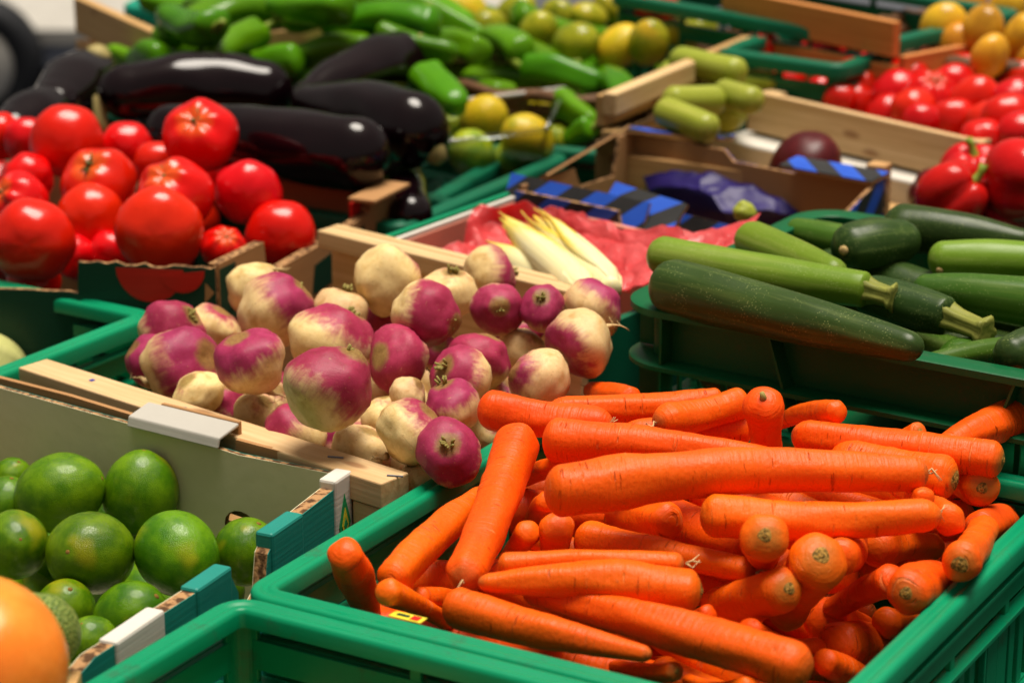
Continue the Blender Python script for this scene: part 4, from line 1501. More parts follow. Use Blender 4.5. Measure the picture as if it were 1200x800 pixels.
wheel_ring('tyre', [(-.05, .115), (-.06, .15), (-.045, .178), (.04, .185), (.06, .15), (.05, .115)], 'black_plastic')
wheel_ring('hub_cap', [(-.048, .118), (-.066, .08), (-.070, .02), (-.045, .01), (-.040, .118)], 'hub')

# ------------------------------------------------------------------ carrots (x1, y1, r1, x2, y2, r2, lift, crown mark, label)
# measured on the photograph, back to front; first end is the crown
G_CAR = 'carrots heaped in the green crate'
CAR = [
    (868, 504, 18, 752, 506, 15, -.012, 0, None),
    (1062, 528, 17, 955, 520, 15, -.012, 0, None),
    (1130, 548, 17, 1050, 530, 15, -.016, 0, None),
    (760, 486, 15, 690, 497, 14, -.012, 0, None),
    (1205, 486, 22, 1112, 520, 14, 0, 0, 'carrot slanting up against the dark zucchini crate, its wide end outermost'),
    (738, 466, 13, 682, 455, 13, 0, 0, 'split carrot with a brown tip beside the turnips'),
    (836, 470, 15, 665, 478, 13, 0, 0, None),
    (578, 481, 24, 690, 494, 18, .012, 0, 'blunt carrot reaching over the crate rim towards the turnips'),
    (655, 546, 10, 640, 552, 9, -.02, 0, None),
    (980, 482, 13, 925, 492, 14, 0, 0, 'short carrot with a rounded end behind the upright carrot'),
    (1075, 506, 11, 1032, 518, 12, 0, 1, 'small carrot tip showing under the slanting carrot by the zucchini crate'),
    (862, 473, 19, 785, 492, 20, .004, 0, 'carrot leaning against the upright carrot at the back of the heap'),
    (1148, 570, 23, 1100, 545, 21, -.008, 1, 'carrot with a green stem end beside the crate corner'),
    (1164, 538, 21, 945, 511, 19, .004, 1, 'carrot with fine root hairs and a dark ringed crown'),
    (895, 476, 23, 899, 532, 27, .010, 0, 'upright carrot with a small yellow stem on its top'),
    (1104, 560, 27, 1000, 540, 23, 0, 1, 'thick carrot with a brown crown scar tucked under the longest carrot'),
    (655, 516, 26, 915, 541, 13, .006, 0, 'long tapering carrot just behind the longest carrot'),
    (640, 588, 12, 622, 612, 12, -.03, 0, None),
    (760, 548, 14, 700, 556, 12, -.03, 0, None),
    (1150, 619, 20, 1200, 598, 17, -.01, 0, 'rounded carrot end lying on the crate rim'),
    (1082, 583, 12, 1060, 574, 12, -.005, 0, None),
    (652, 620, 20, 648, 660, 19, -.02, 0, None),
    (618, 624, 15, 572, 682, 12, -.02, 0, None),
    (690, 633, 22, 872, 668, 15, -.016, 0, 'carrot running under the long carrots in the middle of the heap'),
    (780, 610, 20, 700, 600, 18, -.035, 0, None),
    (660, 575, 31, 1067, 555, 20, .012, 0, 'longest and thickest carrot lying across the top of the heap'),
    (1030, 642, 22, 1105, 640, 18, -.02, 2, 'dark ended carrot under the ringed carrot ends'),
    (985, 652, 21, 1003, 632, 18, -.016, 0, None),
    (1112, 609, 18, 1092, 592, 15, 0, 0, 'round small carrot tip beside the end of the long carrot'),
    (836, 605, 24, 1076, 604, 19, .018, 2, 'straight carrot with pale cross marks lying below the longest carrot'),
    (896, 630, 27, 893, 655, 26, .004, 1, 'carrot end on with a small green stem dot'),
    (957, 659, 33, 932, 700, 30, -.002, 1, 'fat carrot with a wide green ringed crown facing out'),
    (1127, 658, 22, 1152, 622, 17, -.002, 1, 'carrot with brown crown scar pressed against the crate rim'),
    (1040, 729, 18, 1072, 719, 18, -.03, 0, None),
    (968, 728, 28, 1000, 742, 24, -.045, 0, None),
    (985, 757, 27, 1038, 762, 26, -.035, 0, 'reddish carrot in shade by the crate wall'),
    (1042, 681, 20, 994, 705, 23, -.004, 0, 'knobbly pale carrot with a rounded end by the rim'),
    (1066, 693, 25, 1096, 680, 23, .002, 1, 'short carrot with neat green crown ring resting on the rim side'),
    (828, 721, 12, 812, 723, 12, -.01, 0, None),
    (916, 691, 24, 842, 706, 22, .0, 1, 'carrot with a dark end pointing at the fat ringed carrot'),
    (880, 741, 16, 945, 756, 13, -.012, 0, None),
    (968, 775, 15, 1004, 797, 15, -.02, 0, None),
    (605, 523, 27, 548, 668, 23, .006, 0, 'big upright carrot leaning at the turnip side of the crate'),
    (462, 676, 20, 558, 586, 14, -.012, 0, 'slim carrot lying along the inside of the crate wall'),
    (492, 699, 12, 512, 702, 12, -.01, 2, None),
    (455, 694, 15, 512, 722, 9, -.004, 0, None),
    (405, 650, 20, 425, 702, 19, .0, 0, 'stubby carrot standing in the crate corner'),
    (594, 661, 14, 791, 660, 13, .006, 2, 'thin pale carrot lying level in the heap'),
    (804, 692, 25, 578, 683, 11, .006, 1, 'carrot with a dark green crown lying just below the thin pale carrot'),
    (876, 806, 13, 808, 798, 12, -.01, 0, None),
    (930, 780, 27, 630, 696, 13, .008, 2, 'long thick carrot running down to the front of the crate'),
    (790, 786, 11, 728, 781, 8, -.006, 1, None),
    (536, 712, 22, 752, 765, 10, .004, 2, 'carrot lying along the front rim of the crate'),
]


def clamp(v, a=0.0, b=1.0):
    return max(a, min(b, v))


def carrot_z(x, y):
    z = 0.186 + 0.062 * clamp((775 - y) / 240)
    # falls off towards the right rim and the left wall
    right = (x - (1010 + (800 - y) / .95)) / -90
    z -= 0.022 * (1 - clamp(right / 2.2))
    left = (x - (300 + (690 - y) / .58)) / 90
    z -= 0.020 * (1 - clamp(left))
    return z


items = []
for (x1, y1, r1, x2, y2, r2, dz, cr, lab) in CAR:
    z = (carrot_z(x1, y1) + carrot_z(x2, y2)) / 2 + dz
    z1 = z2 = z
    a, b = at(x1, y1, z1), at(x2, y2, z2)
    if (b - a).length > 0.30 or abs(x1 - x2) < abs(y1 - y2) * 0.9:
        # seen end on or standing: let the lower end sit lower
        lo = -0.030
        if y2 > y1:
            b = at(x2, y2, z2 + lo * .5); a = at(x1, y1, z1 - lo * .3)
        else:
            a = at(x1, y1, z1 - lo * .3); b = at(x2, y2, z2 + lo * .5)
    # short stubs in the picture are carrots pointing into the heap: give them their length
    ra, rb = metres(r1, a) * 1.06, metres(r2, b) * 1.06
    if (b - a).length < 0.055:
        d = (b - a).normalized() if (b - a).length > 1e-4 else Vector((0, 1, 0))
        ray = (a - CAM).normalized()
        d = (ray + d * 0.50).normalized()
        b = a + d * 0.09
        rb = ra * 0.72
    items.append(dict(p=[a, b], r=[ra, rb], cr=cr, lab=lab))
# buried carrots that show in the gaps
frc = yaw_frame((A0.x, A0.y, 0), YC)
for k in range(60):
    lx_, ly_ = rng.uniform(.06, .34), rng.uniform(.06, .40)
    z = rng.choice((.115, .140, .16)) + .035 * math.sin(math.pi * lx_ / .4) * math.sin(math.pi * ly_ / .445) + (.025 if ly_ > .2 and lx_ < .33 else 0)
    a = rng.uniform(-.5, .7)
    h = 0.065
    c = frc @ Vector((clamp(lx_, .10, .30), ly_, z))
    d = (dB * math.cos(a) + dA * math.sin(a) + Vector((0, 0, rng.uniform(-.08, .08)))).normalized() * (1 if k % 2 else -1)
    items.insert(0, dict(p=[c - d * h, c + d * h], r=[rng.uniform(.015, .019), rng.uniform(.009, .013)], cr=k % 3 == 0, lab=None, deep=1))
settle(items, .12, 36)
for it in items:
    a, b = it['p']
    ra, rb = it['r']
    L = (b - a).length
    deep = it.get('deep')
    o = long_thing('carrot', 'carrot', a, ra, b, rb, it['lab'] or ('carrot buried deep in the heap under other carrots' if deep else 'orange carrot half covered by others in the heap'), 'carrot',
                   'carrots buried in the heap' if deep else (None if it['lab'] else 'half covered carrots in the heap'),
                   color=(rng.uniform(.45, .85) if it['cr'] == 1 else (0.25 if it['cr'] == 2 else 0.0), 0.8, 0),
                   k1=.70, k2=rng.uniform(.75, 1.7), wob=.07, bulge=.0022 * rng.uniform(-1, 1.5), bend=L * rng.uniform(-.03, .035), seg=18 if deep else 36, nb=10 if deep else 34, lump=.12, ring=.035)
    if it['cr'] == 1 and not deep:
        k = ra * .70
        V, F = [Vector((-k * 1.035, 0, 0))], []
        nr, ns = 9, 20
        for i in range(1, nr + 1):
            q = i / nr * (.30 + .16 * abs(math.sin(L * 977)))
            for j in range(ns):
                an = 2 * math.pi * j / ns
                qq = q * (1 + .10 * math.sin(3 * an + i))
                h = .030 * math.cos(i * 2.2 + .5 * math.sin(an * 2)) * (1 - i / nr) + (.045 if i < 3 else 0)
                V.append(Vector((-k * math.sqrt(1 - qq * qq) - ra * (h + .012 * (1 - (i / nr) ** 6) - .02 * (i == nr)), ra * qq * math.cos(an), ra * qq * math.sin(an))))
        for j in range(ns):
            F.append([0, 1 + (j + 1) % ns, 1 + j])
            for i in range(nr - 1):
                F.append([1 + i * ns + j, 1 + i * ns + (j + 1) % ns, 1 + (i + 1) * ns + (j + 1) % ns, 1 + (i + 1) * ns + j])
        parts = [(V, F)]
        v, f = join(parts)
        add('crown_scar', v, f, M['scar'], o, Matrix.Identity(4), True)
    elif it['lab'] and 'yellow stem' in it['lab']:
        v, f = tube([(-ra * .5, 0, 0), (-ra * .75, 0, .001), (-ra * .95, .001, .003)], [ra * .24, ra * .16, ra * .12], 8)
        add('stem_stub', v, f, M['stub'], o, Matrix.Identity(4), True)
    elif not deep and rng.random() < .5:
        hp = []
        for q in range(3):
            e = Vector((L + rb * .95, 0, 0))
            hp.append(tube([e, e + Vector((.004, rng.uniform(-.003, .003), rng.uniform(-.003, .003))), e + Vector((.009, rng.uniform(-.007, .007), rng.uniform(-.007, .007)))], [.0010, .0006, .0003], 5))
        v, f = join(hp)
        add('root_hair', v, f, M['root'], o, Matrix.Identity(4), True)

# ------------------------------------------------------------------ turnips (x, y, rx, height, crown direction, purple reach, parts, label)
S_, T_, N_ = ('leaf_stub',), ('root_tail',), ()
TUR = [
    (525, 345, 34, .255, (.2, .9, .3), .10, S_, 'cream turnip with a brown crown behind the purple turnip'),
    (573, 322, 34, .252, (.8, .1, -.3), .62, S_, 'turnip touching the endive crate, purple over its top'),
    (300, 341, 34, .235, (-.5, -.6, -.3), .15, T_, 'cream turnip next to the tomato box corner'),
    (447, 380, 25, .215, (.2, .5, .2), .85, N_, None),
    (453, 327, 41, .262, (.5, .7, -.6), .42, N_, 'large cream turnip against the wooden back board'),
    (694, 361, 34, .255, (.6, .7, -.2), .55, N_, 'turnip with purple shoulder touching the round cornered crate'),
    (635, 362, 27, .258, (-.05, .55, .8), .65, S_, 'turnip with a flat cut cream crown facing out'),
    (610, 388, 25, .225, (0, .3, .3), .90, N_, None),
    (582, 361, 29, .258, (.15, .05, 1), .68, S_, 'purple turnip with its dark round crown scar facing out'),
    (322, 362, 41, .245, (.75, .55, .05), .58, S_, 'half purple half cream turnip with pale leaf stubs'),
    (250, 386, 31, .225, (.3, .6, .1), .30, N_, None),
    (203, 387, 37, .222, (.75, .55, .35), .88, S_, 'purple turnip with tan crown beside the green crate corner'),
    (399, 367, 32, .240, (.3, .9, .1), .05, S_, 'small all cream turnip with a brown dot on top'),
    (515, 414, 24, .205, (0, .3, .5), .60, N_, None),
    (612, 411, 28, .220, (.3, .3, .2), .12, N_, None),
    (499, 368, 38, .268, (.85, -.3, .3), .80, S_, 'shiny purple turnip with green stub, perched high on the heap'),
    (680, 402, 40, .250, (-.7, -.45, .3), .45, T_, 'cream topped turnip with root stub beside the round cornered crate'),
    (388, 402, 48, .240, (.5, .8, -.1), .55, S_, 'wide turnip mostly hidden behind the largest turnip'),
    (467, 420, 38, .238, (-.5, .1, .5), .90, T_, 'dark purple turnip in the hollow of the heap'),
    (563, 421, 36, .240, (.3, .8, .1), .75, N_, 'purple turnip with brown scuffs behind the leafy turnip'),
    (632, 444, 34, .236, (-.8, .3, .3), .30, N_, 'pale turnip with a pink side above the carrots'),
    (445, 452, 26, .205, (0, .5, 0), .15, N_, None),
    (294, 424, 44, .242, (-.4, .75, .3), .64, T_, 'purple turnip with a cream lower side beside the streaked turnip'),
    (180, 425, 34, .215, (-.6, .4, .3), .75, N_, None),
    (212, 431, 52, .228, (.7, .3, .4), .66, T_, 'purple turnip with a deep cream streak across its front'),
    (540, 440, 37, .242, (-.65, .35, .6), .60, S_, 'turnip with crown scar and a small green leaf'),
    (478, 462, 22, .225, (.4, .4, .2), .12, N_, 'small cream turnip wedged between larger purple ones'),
    (450, 492, 26, .200, (0, .5, 0), .15, N_, None),
    (315, 474, 30, .195, (.2, .4, .2), .18, N_, None),
    (262, 470, 32, .190, (.1, .4, .3), .55, N_, None),
    (300, 486, 28, .185, (.3, .4, .3), .15, N_, None),
    (232, 462, 28, .190, (-.3, .4, .3), .10, N_, None),
    (385, 516, 30, .186, (.3, .4, .3), .45, N_, None),
    (455, 536, 27, .186, (-.4, .4, .3), .12, N_, None),
    (588, 462, 24, .205, (.2, .4, .3), .30, N_, None),
    (637, 466, 22, .205, (.4, .2, .2), .10, N_, None),
    (575, 508, 26, .195, (.4, .4, .2), .30, N_, None),
    (530, 476, 35, .236, (-.3, .75, .2), .60, S_, 'turnip with purple cap and white flank near the carrots'),
    (388, 452, 54, .258, (.55, .75, .15), .70, S_, 'largest turnip, purple with a brown cream scar'),
    (344, 508, 35, .198, (-.5, .7, .1), .60, N_, 'purple and cream turnip peeping over the wooden rail'),
    (425, 528, 34, .196, (.2, .5, .2), .10, N_, 'cream turnip peeping over the wooden rail end'),
    (490, 561, 24, .195, (-.2, .5, .2), .05, N_, 'cream turnip squeezed between wooden rail end and green rim'),
    (481, 507, 42, .228, (.65, .65, .1), .38, T_, 'cream turnip with pink shoulder near the rail end'),
    (527, 530, 38, .222, (-.05, .35, .9), .70, S_, 'purple turnip with a green crown stub facing out by the green rim'),
]
titems = []
for (x, y, rx, z, ax, pr, parts, lab) in TUR:
    p = at(x, y, z)
    titems.append(dict(p=[p], r=[metres(rx, p) * 1.05], ax=ax, pr=pr, parts=parts, lab=lab))
# turnips under the heap
frt, Lt = frame_along(F0, F1, 0.0)
for k in range(40):
    c = frt @ Vector((rng.uniform(.05, .36), rng.uniform(.05, .36), rng.choice((.10, .14, .165))))
    titems.insert(0, dict(p=[c], r=[rng.uniform(.024, .030)], ax=(rng.uniform(-1, 1), rng.uniform(-.2, 1), rng.uniform(-.3, .6)), pr=rng.uniform(.1, .8), parts=(), lab=None, deep=1))
settle(titems, .17, 40)
for it in titems:
    deep = it.get('deep')
    round_thing('turnip', 'turnip', 'turnip', it['p'][0], it['r'][0], look(it['ax']), it['lab'] or ('turnip buried deep under the heap' if deep else 'turnip half hidden in the gaps between larger turnips'), 'turnip',
                'turnips buried in the heap' if deep else (None if it['lab'] else 'half hidden turnips'), it['parts'], (it['pr'], 0, 0), (1 + rng.uniform(-.09, .09), 1 + rng.uniform(-.09, .09), 1 + rng.uniform(-.04, .08)))

# ------------------------------------------------------------------ limes
LIM = [
    (14, 562, 24, .150, (.3, .6, .4), 'lime against the olive lining, mostly behind others'),
    (8, 592, 33, .160, (.2, .8, .3), 'lime lying just behind the yellowish lime'),
    (240, 624, 26, .125, (0, .5, 0), 'dark lime in shadow below the hand hole'),
    (70, 577, 47, .158, (.9, .3, .2), 'oval dark green lime touching the olive back wall'),
    (165, 578, 44, .158, (.1, .95, .2), 'round lime with an orange fleck against the olive back wall'),
    (18, 638, 40, .165, (.3, .2, .9), 'yellowish lime with an orange blush'),
    (288, 646, 38, .155, (.4, .8, .4), 'lime with pebbly skin below the hand hole'),
    (130, 612, 24, .115, (0, .5, .2), None),
    (262, 692, 26, .105, (0, .5, .2), None),
    (106, 648, 51, .168, (-.3, .1, .9), 'large plain green lime in the middle of the box'),
    (207, 648, 48, .165, (.6, -.5, .5), 'lime with a yellow shoulder beside the cut cardboard wall'),
    (205, 715, 30, .095, (.3, .5, .2), None),
    (76, 715, 36, .135, (.2, .5, .5), 'dark lime in front of the big plain lime'),
    (153, 724, 43, .140, (.6, .5, .4), 'dark green glossy lime behind the white tape'),
    (108, 754, 32, .140, (-.2, .6, .5), 'yellow green lime at the cardboard corner'),
]
li = []
for (x, y, r, z, ax, lab) in LIM:
    p = at(x, y, z)
    li.append(dict(p=[p], r=[metres(r, p)], ax=ax, lab=lab))
for iu in range(6):
    for iv in range(5):
        u_, v_ = (iu + .5 + .2 * (iv % 2)) / 6.3, (iv + .55) / 5.2
        a_ = LB.lerp(LR, u_); b_ = fl.lerp(LF, u_)
        c = a_.lerp(b_, v_)
        c = Vector((c.x + rng.uniform(-.004, .004), c.y + rng.uniform(-.004, .004), .082 + rng.uniform(-.003, .006)))
        li.insert(0, dict(p=[c], r=[.029], ax=(rng.uniform(-1, 1), rng.uniform(-1, 1), rng.uniform(-1, 1)), lab=None))
settle(li, .05, 40)
for it in li:
    round_thing('lime', 'lime', 'lime', it['p'][0], it['r'][0], look(it['ax']), it['lab'] or 'lime lying low under the upper limes', 'lime', None if it['lab'] else 'limes in the lower layer', ('stem_button',), None, (1 + rng.uniform(-.05, .04), 1 + rng.uniform(-.05, .04), 1 + rng.uniform(-.03, .10)))

# foreground orange and cabbage, on a small upturned wooden box
ob = root('wooden_box', Vector((-.36, 1.30, 0)), 'small upturned wooden box under the orange and cabbage', 'box')
for k in range(4):
    q0 = Vector((-.46, 1.215 + .056 * k, 0))
    board(ob, 'top_plank', q0, q0 + Vector((.20, 0, 0)), .199, .209, .052, 'wood_tan')
for q0, q1 in (((-.46, 1.19), (-.26, 1.19)), ((-.26, 1.19), (-.26, 1.41)), ((-.26, 1.41), (-.46, 1.41)), ((-.46, 1.41), (-.46, 1.19))):
    board(ob, 'side_plank', Vector((*q0, 0)), Vector((*q1, 0)), .0, .198, .008, 'wood_tan', .001, .006)
p = at(-32, 782, .268)
round_thing('orange', 'orange', 'orange', p, metres(112, p), look((.2, .6, .6)), 'large orange standing beside the lime box', 'orange', None, ('stem_button',))
p = at(46, 742, .232)
round_thing('cabbage', 'cabbage', 'cabbage', p, metres(48, p), look((.2, .4, .8)), 'crinkled green cabbage tucked behind the orange', 'cabbage', None)

po = A0 - dA * (0.0205 + 0.26)
frp = yaw_frame((po.x, po.y, 0), YC)
ins = root('tray_insert', frp @ Vector((.2, .13, .006)), 'brown cardboard insert under the potatoes', 'insert')
m = MB(); m.box(frp, .006, .394, .006, .254, .0065, .075); m.build('insert_board', M['card'], ins)
for iu in range(6):
    for iv in range(4):
        c = frp @ Vector((.035 + .066 * iu + rng.uniform(-.006, .006), .035 + .062 * iv + rng.uniform(-.006, .006), .103))
        round_thing('potato', 'potato', 'potato', c, .027, Vector((rng.uniform(-1, 1), rng.uniform(-1, 1), .2)), 'yellow potato in the lower layer of the near green crate', 'potato', 'potatoes in the lower layer')
# potatoes in the near crate, squash in the crate behind
for k, (x, y, r, z) in enumerate(((448, 850, 58, .160), (296, 856, 60, .160), (372, 905, 62, .150), (560, 905, 62, .150), (660, 930, 62, .150), (480, 960, 62, .140))):
    p = at(x, y, z)
    round_thing('potato', 'potato', 'potato', p, metres(r, p) * .8, look((.8, .2, .5)), 'yellow skinned potato lying in the near green crate', 'potato', 'potatoes in the near green crate')
p = at(-18, 428, .140)
round_thing('squash', 'squash', 'squash', p, metres(40, p), look((-.8, .3, .3)), 'pale yellow green squash inside the empty looking green crate', 'squash', None)

# ------------------------------------------------------------------ tomatoes of the torn box
C_ = ('calyx',)
TOM = [
    (-2, 160, 30, 0.262, (0, .4, -.8), N_, 'smooth tomato at the outer end of the heap touching a small eggplant'),
    (32, 165, 28, 0.25, (0, .3, -.8), N_, 'tomato glimpsed between two tomatoes under the eggplants'),
    (148, 174, 32, 0.255, (0, .3, -.9), N_, 'tomato with bright gloss in front of the eggplant stem'),
    (184, 194, 29, 0.25, (0, .3, -.8), N_, 'tomato under the topmost tomato'),
    (33, 210, 31, 0.242, (-.4, .3, -.6), N_, 'tomato in the shaded gap of the heap'),
    (78, 165, 43, 0.27, (0, .3, -.9), N_, 'large smooth tomato below the black eggplants'),
    (250, 205, 26, 0.225, (0, .3, -.9), N_, None),
    (235, 160, 45, 0.288, (-.10, .42, .80), C_, 'topmost tomato with its dark stem end facing out'),
    (22, 236, 36, 0.24, (-.55, .35, .6), C_, 'ribbed tomato with calyx near the torn box front'),
    (115, 214, 46, 0.256, (-.18, .50, .70), C_, 'tomato with calyx in the middle of the heap'),
    (291, 226, 40, 0.255, (0, .3, -.9), N_, 'plump tomato beside the cut side wall of the torn box'),
    (205, 230, 46, 0.252, (-.25, .55, .65), C_, 'ribbed tomato with calyx under the topmost tomato'),
    (106, 256, 42, 0.24, (0, .2, -.9), N_, 'smooth tomato above the torn cardboard edge'),
    (329, 276, 42, 0.212, (0, .2, -.9), N_, 'tomato lying in the low corner of the torn box'),
    (85, 300, 27, 0.2, (0, .3, -.9), N_, None),
    (130, 296, 27, 0.2, (0, .3, -.9), N_, None),
    (262, 290, 27, 0.215, (.2, .5, .7), C_, 'small tomato with calyx behind the raised cardboard tab'),
    (40, 330, 32, 0.198, (.4, .5, .6), C_, 'low tomato with green calyx behind the cut down box front'),
    (38, 281, 50, 0.232, (0, .2, -.9), N_, 'big tomato above the cut down box front'),
    (187, 270, 52, 0.24, (0, .2, -.9), N_, 'biggest tomato bulging above the printed tomatoes'),
]
ti = []
for (x, y, r, z, ax, parts, lab) in TOM:
    p = at(x, y, z)
    ti.append(dict(p=[p], r=[metres(r, p)], ax=ax, parts=parts, lab=lab))
for k in range(22):
    c = at(rng.uniform(-10, 330), rng.uniform(200, 300), rng.choice((.14, .18)))
    ti.insert(0, dict(p=[c], r=[.033], ax=(0, .3, -.9), parts=(), lab=None))
settle(ti, .16, 40, .03, .08)
for it in ti:
    round_thing('tomato', 'tomato', 'tomato', it['p'][0], it['r'][0], look(it['ax']), it['lab'] or 'red tomato deep in the torn box under the others', 'tomato', None if it['lab'] else 'tomatoes low in the torn box', it['parts'])

# far tomatoes in the wooden crate and in the dark green crate
FT = [(923, 103, 22), (962, 114, 20), (1032, 82, 25), (1092, 82, 24), (1130, 90, 24), (1008, 98, 30), (1062, 96, 26), (1116, 104, 26), (1172, 100, 26), (1200, 96, 26), (1004, 124, 24), (1053, 113, 28), (1090, 114, 29), (1145, 120, 28), (1190, 124, 28),
      (1040, 136, 23), (1070, 130, 24), (1118, 144, 26), (1158, 148, 26), (1182, 142, 29), (1152, 168, 26), (1196, 160, 26), (985, 122, 20), (1080, 146, 22)]
fi = []
for (x, y, r) in FT:
    front = 105 + (x - 880) * .2234
    p = at(x, y, .238 if y > front - 8 else (.248 if y > front - 22 else .256))
    if x < 1000:
        p = at(x, y - 4, .243)
        r = r * .9
    fi.append(dict(p=[p], r=[metres(r, p) * 1.16]))
settle(fi, .30, 30, .03, .0)
for k, it in enumerate(fi):
    round_thing('tomato', 'tomato', 'tomato_far', it['p'][0], it['r'][0], look((.1, .6, .6) if k in (12, 5) else (0, .3, -.9)), 'tomato with a dark calyx in the wooden crate' if k in (12, 5) else 'plain deep red tomato in the far wooden crate', 'tomato', 'tomatoes with calyx in the far wooden crate' if k in (12, 5) else 'tomatoes in the far wooden crate', C_ if k in (12, 5) else N_)
for (x, y, r, z) in ((897, 54, 17, .272), (970, 60, 22, .276), (930, 64, 17, .25), (945, 52, 16, .25), (1000, 52, 16, .22), (915, 42, 16, .22)):
    p = at(x, y, z)
    round_thing('tomato', 'tomato', 'tomato_far', p, metres(r, p), look((0, .3, -.9)), 'tomato lying in the far dark green crate', 'tomato', 'tomatoes in the far green crate')
for (x, y, r, z) in ((528, 30, 22, .22), (768, 8, 26, .29), (780, 0, 24, .27)):
    p = at(x, y, z)
    round_thing('tomato', 'tomato', 'tomato_far', p, metres(r, p), look((0, .3, -.9)), 'red tomato beside the green mangoes', 'tomato', 'tomatoes beside the green mangoes')

# ------------------------------------------------------------------ eggplants (fat end first)
EGG = [
    (105, 98, 40, 66, 128, 34, .265, 'top', 'eggplant end on with a tan cut stem'),
    (52, 134, 30, 20, 150, 26, .240, None, 'small part of a glossy eggplant above the tomatoes'),
    (472, 76, 38, 362, 114, 20, .275, 'dot', 'eggplant pointing down between the green peppers'),
    (308, 106, 35, 156, 108, 32, .262, 'left', 'long eggplant with a pale curved stem and long highlight'),
    (482, 252, 24, 468, 205, 26, .200, None, 'eggplant hanging over the crate edge by the tomato box'),
    (484, 152, 41, 366, 122, 22, .262, 'right', 'eggplant with yellow green calyx beside the lemons'),
    (415, 180, 42, 205, 152, 28, .262, None, 'longest eggplant lying just behind the tomatoes'),
]
ei = []
for (x1, y1, r1, x2, y2, r2, z, st, lab) in EGG:
    a, b = at(x1, y1, z), at(x2, y2, z)
    ei.append(dict(p=[a, b], r=[metres(r1, a) * 1.08, metres(r2, b) * 1.05], st=st, lab=lab))
for k in range(9):
    c = at(rng.uniform(60, 440), rng.uniform(130, 200), .17)
    d = (dB * rng.uniform(.5, 1) + dA * rng.uniform(-.4, .4)).normalized()
    ei.insert(0, dict(p=[c - d * .05, c + d * .05], r=[.034, .026], st=None, lab=None))
settle(ei, .10, 40)
for it in ei:
    a, b = it['p']; ra, rb = it['r']
    L = (b - a).length
    o = long_thing('eggplant', 'eggplant', a, ra, b, rb, it['lab'] or 'black eggplant in the lower layer of the crate', 'eggplant', None if it['lab'] else 'eggplants in the lower layer', k1=.95, k2=1.25, bulge=ra * .10, bend=L * rng.uniform(-.03, .06), seg=36, nb=18, lump=.08)
    mw = o.matrix_world.copy(); inv = mw.to_3x3().inverted()
    if it['st'] == 'left':
        e = Vector((L + rb * .55, 0, 0))
        v, f = tube([e, e + Vector((.018, 0, -.010)), e + Vector((.020, 0, -.030)), e + Vector((.012, 0, -.052))], [.013, .010, .008, .0085], 10)
        add('stem', v, f, M['egg_calyx'], o, Matrix.Identity(4), True)
    elif it['st']:
        d = inv @ look({'top': (.35, .85, .35), 'dot': (.55, .62, .5), 'right': (.62, -.68, .25)}[it['st']])
        base = d * ra * (.93 if it['st'] != 'right' else .80)
        sz = {'top': .40, 'dot': .30, 'right': .42}[it['st']]
        v, f = tube([base, base + d * ra * .10, base + d * ra * (.22 if it['st'] != 'right' else .38)], [ra * sz, ra * sz * .8, ra * sz * .45], 12)
        add('stem', v, f, M['egg_calyx'], o, Matrix.Identity(4), True)

# ------------------------------------------------------------------ zucchini (blossom end first unless noted)
ZUC = [
    (935, 272, 17, 1010, 288, 18, .268, 'zuc_mid', 0, 0, 'dull green zucchini at the far rim of its crate'),
    (1058, 268, 29, 1195, 282, 15, .285, 'zuc_dark', 1, 0, 'dark zucchini with a pale blossom scar, topmost at the far rim'),
    (1000, 290, 29, 1050, 283, 26, .275, 'zuc_dark', 1, 0, 'dark zucchini end on with a tan dot'),
    (1106, 304, 22, 1225, 309, 23, .280, 'zuc_light', 1, 0, 'light green zucchini with an orange blossom scar'),
    (1086, 340, 19, 1215, 356, 30, .268, 'zuc_mid', 0, 0, 'medium green zucchini under the light one'),
    (882, 282, 23, 975, 318, 17, .285, 'zuc_light', 0, 0, 'short bright green zucchini leaning on the pink film side'),
    (1195, 407, 14, 1095, 424, 12, .255, 'zuc_mid', 0, 0, 'zucchini lying low along the front rim'),
    (1025, 348, 26, 1108, 370, 23, .272, 'zuc_dark', 0, 1, 'dark zucchini with a long ribbed stem'),
    (778, 300, 23, 1012, 339, 21, .284, 'zuc_light', 0, 1, 'long light green zucchini with a cut star shaped stem'),
    (1186, 416, 24, 1235, 404, 27, .275, 'zuc_dark', 0, 0, 'dark zucchini with a blunt end resting on the front rim'),
    (790, 336, 33, 1062, 405, 19, .292, 'zuc_dark', 0, 0, 'biggest dark zucchini lying along the front rim'),
]
zi = []
for (x1, y1, r1, x2, y2, r2, z, mt, sc, stem, lab) in ZUC:
    a, b = at(x1, y1, z), at(x2, y2, z)
    zi.append(dict(p=[a, b], r=[metres(r1, a), metres(r2, b)], mt=mt, sc=sc, stem=stem, lab=lab))
zc0 = at(727, 352, 0.275); yz = math.radians(-33)
frz = yaw_frame((zc0.x, zc0.y, 0), yz)
for k in range(22):
    c = frz @ Vector((rng.uniform(.10, .36), rng.uniform(.05, .28), rng.choice((.205, .235, .25))))
    d = (frz.to_3x3() @ Vector((1, rng.uniform(-.35, .35), 0))).normalized() * .06
    zi.insert(0, dict(p=[c - d, c + d], r=[.022, .019], mt=rng.choice(('zuc_dark', 'zuc_mid')), sc=0, stem=0, lab=None))
settle(zi, .10, 40)
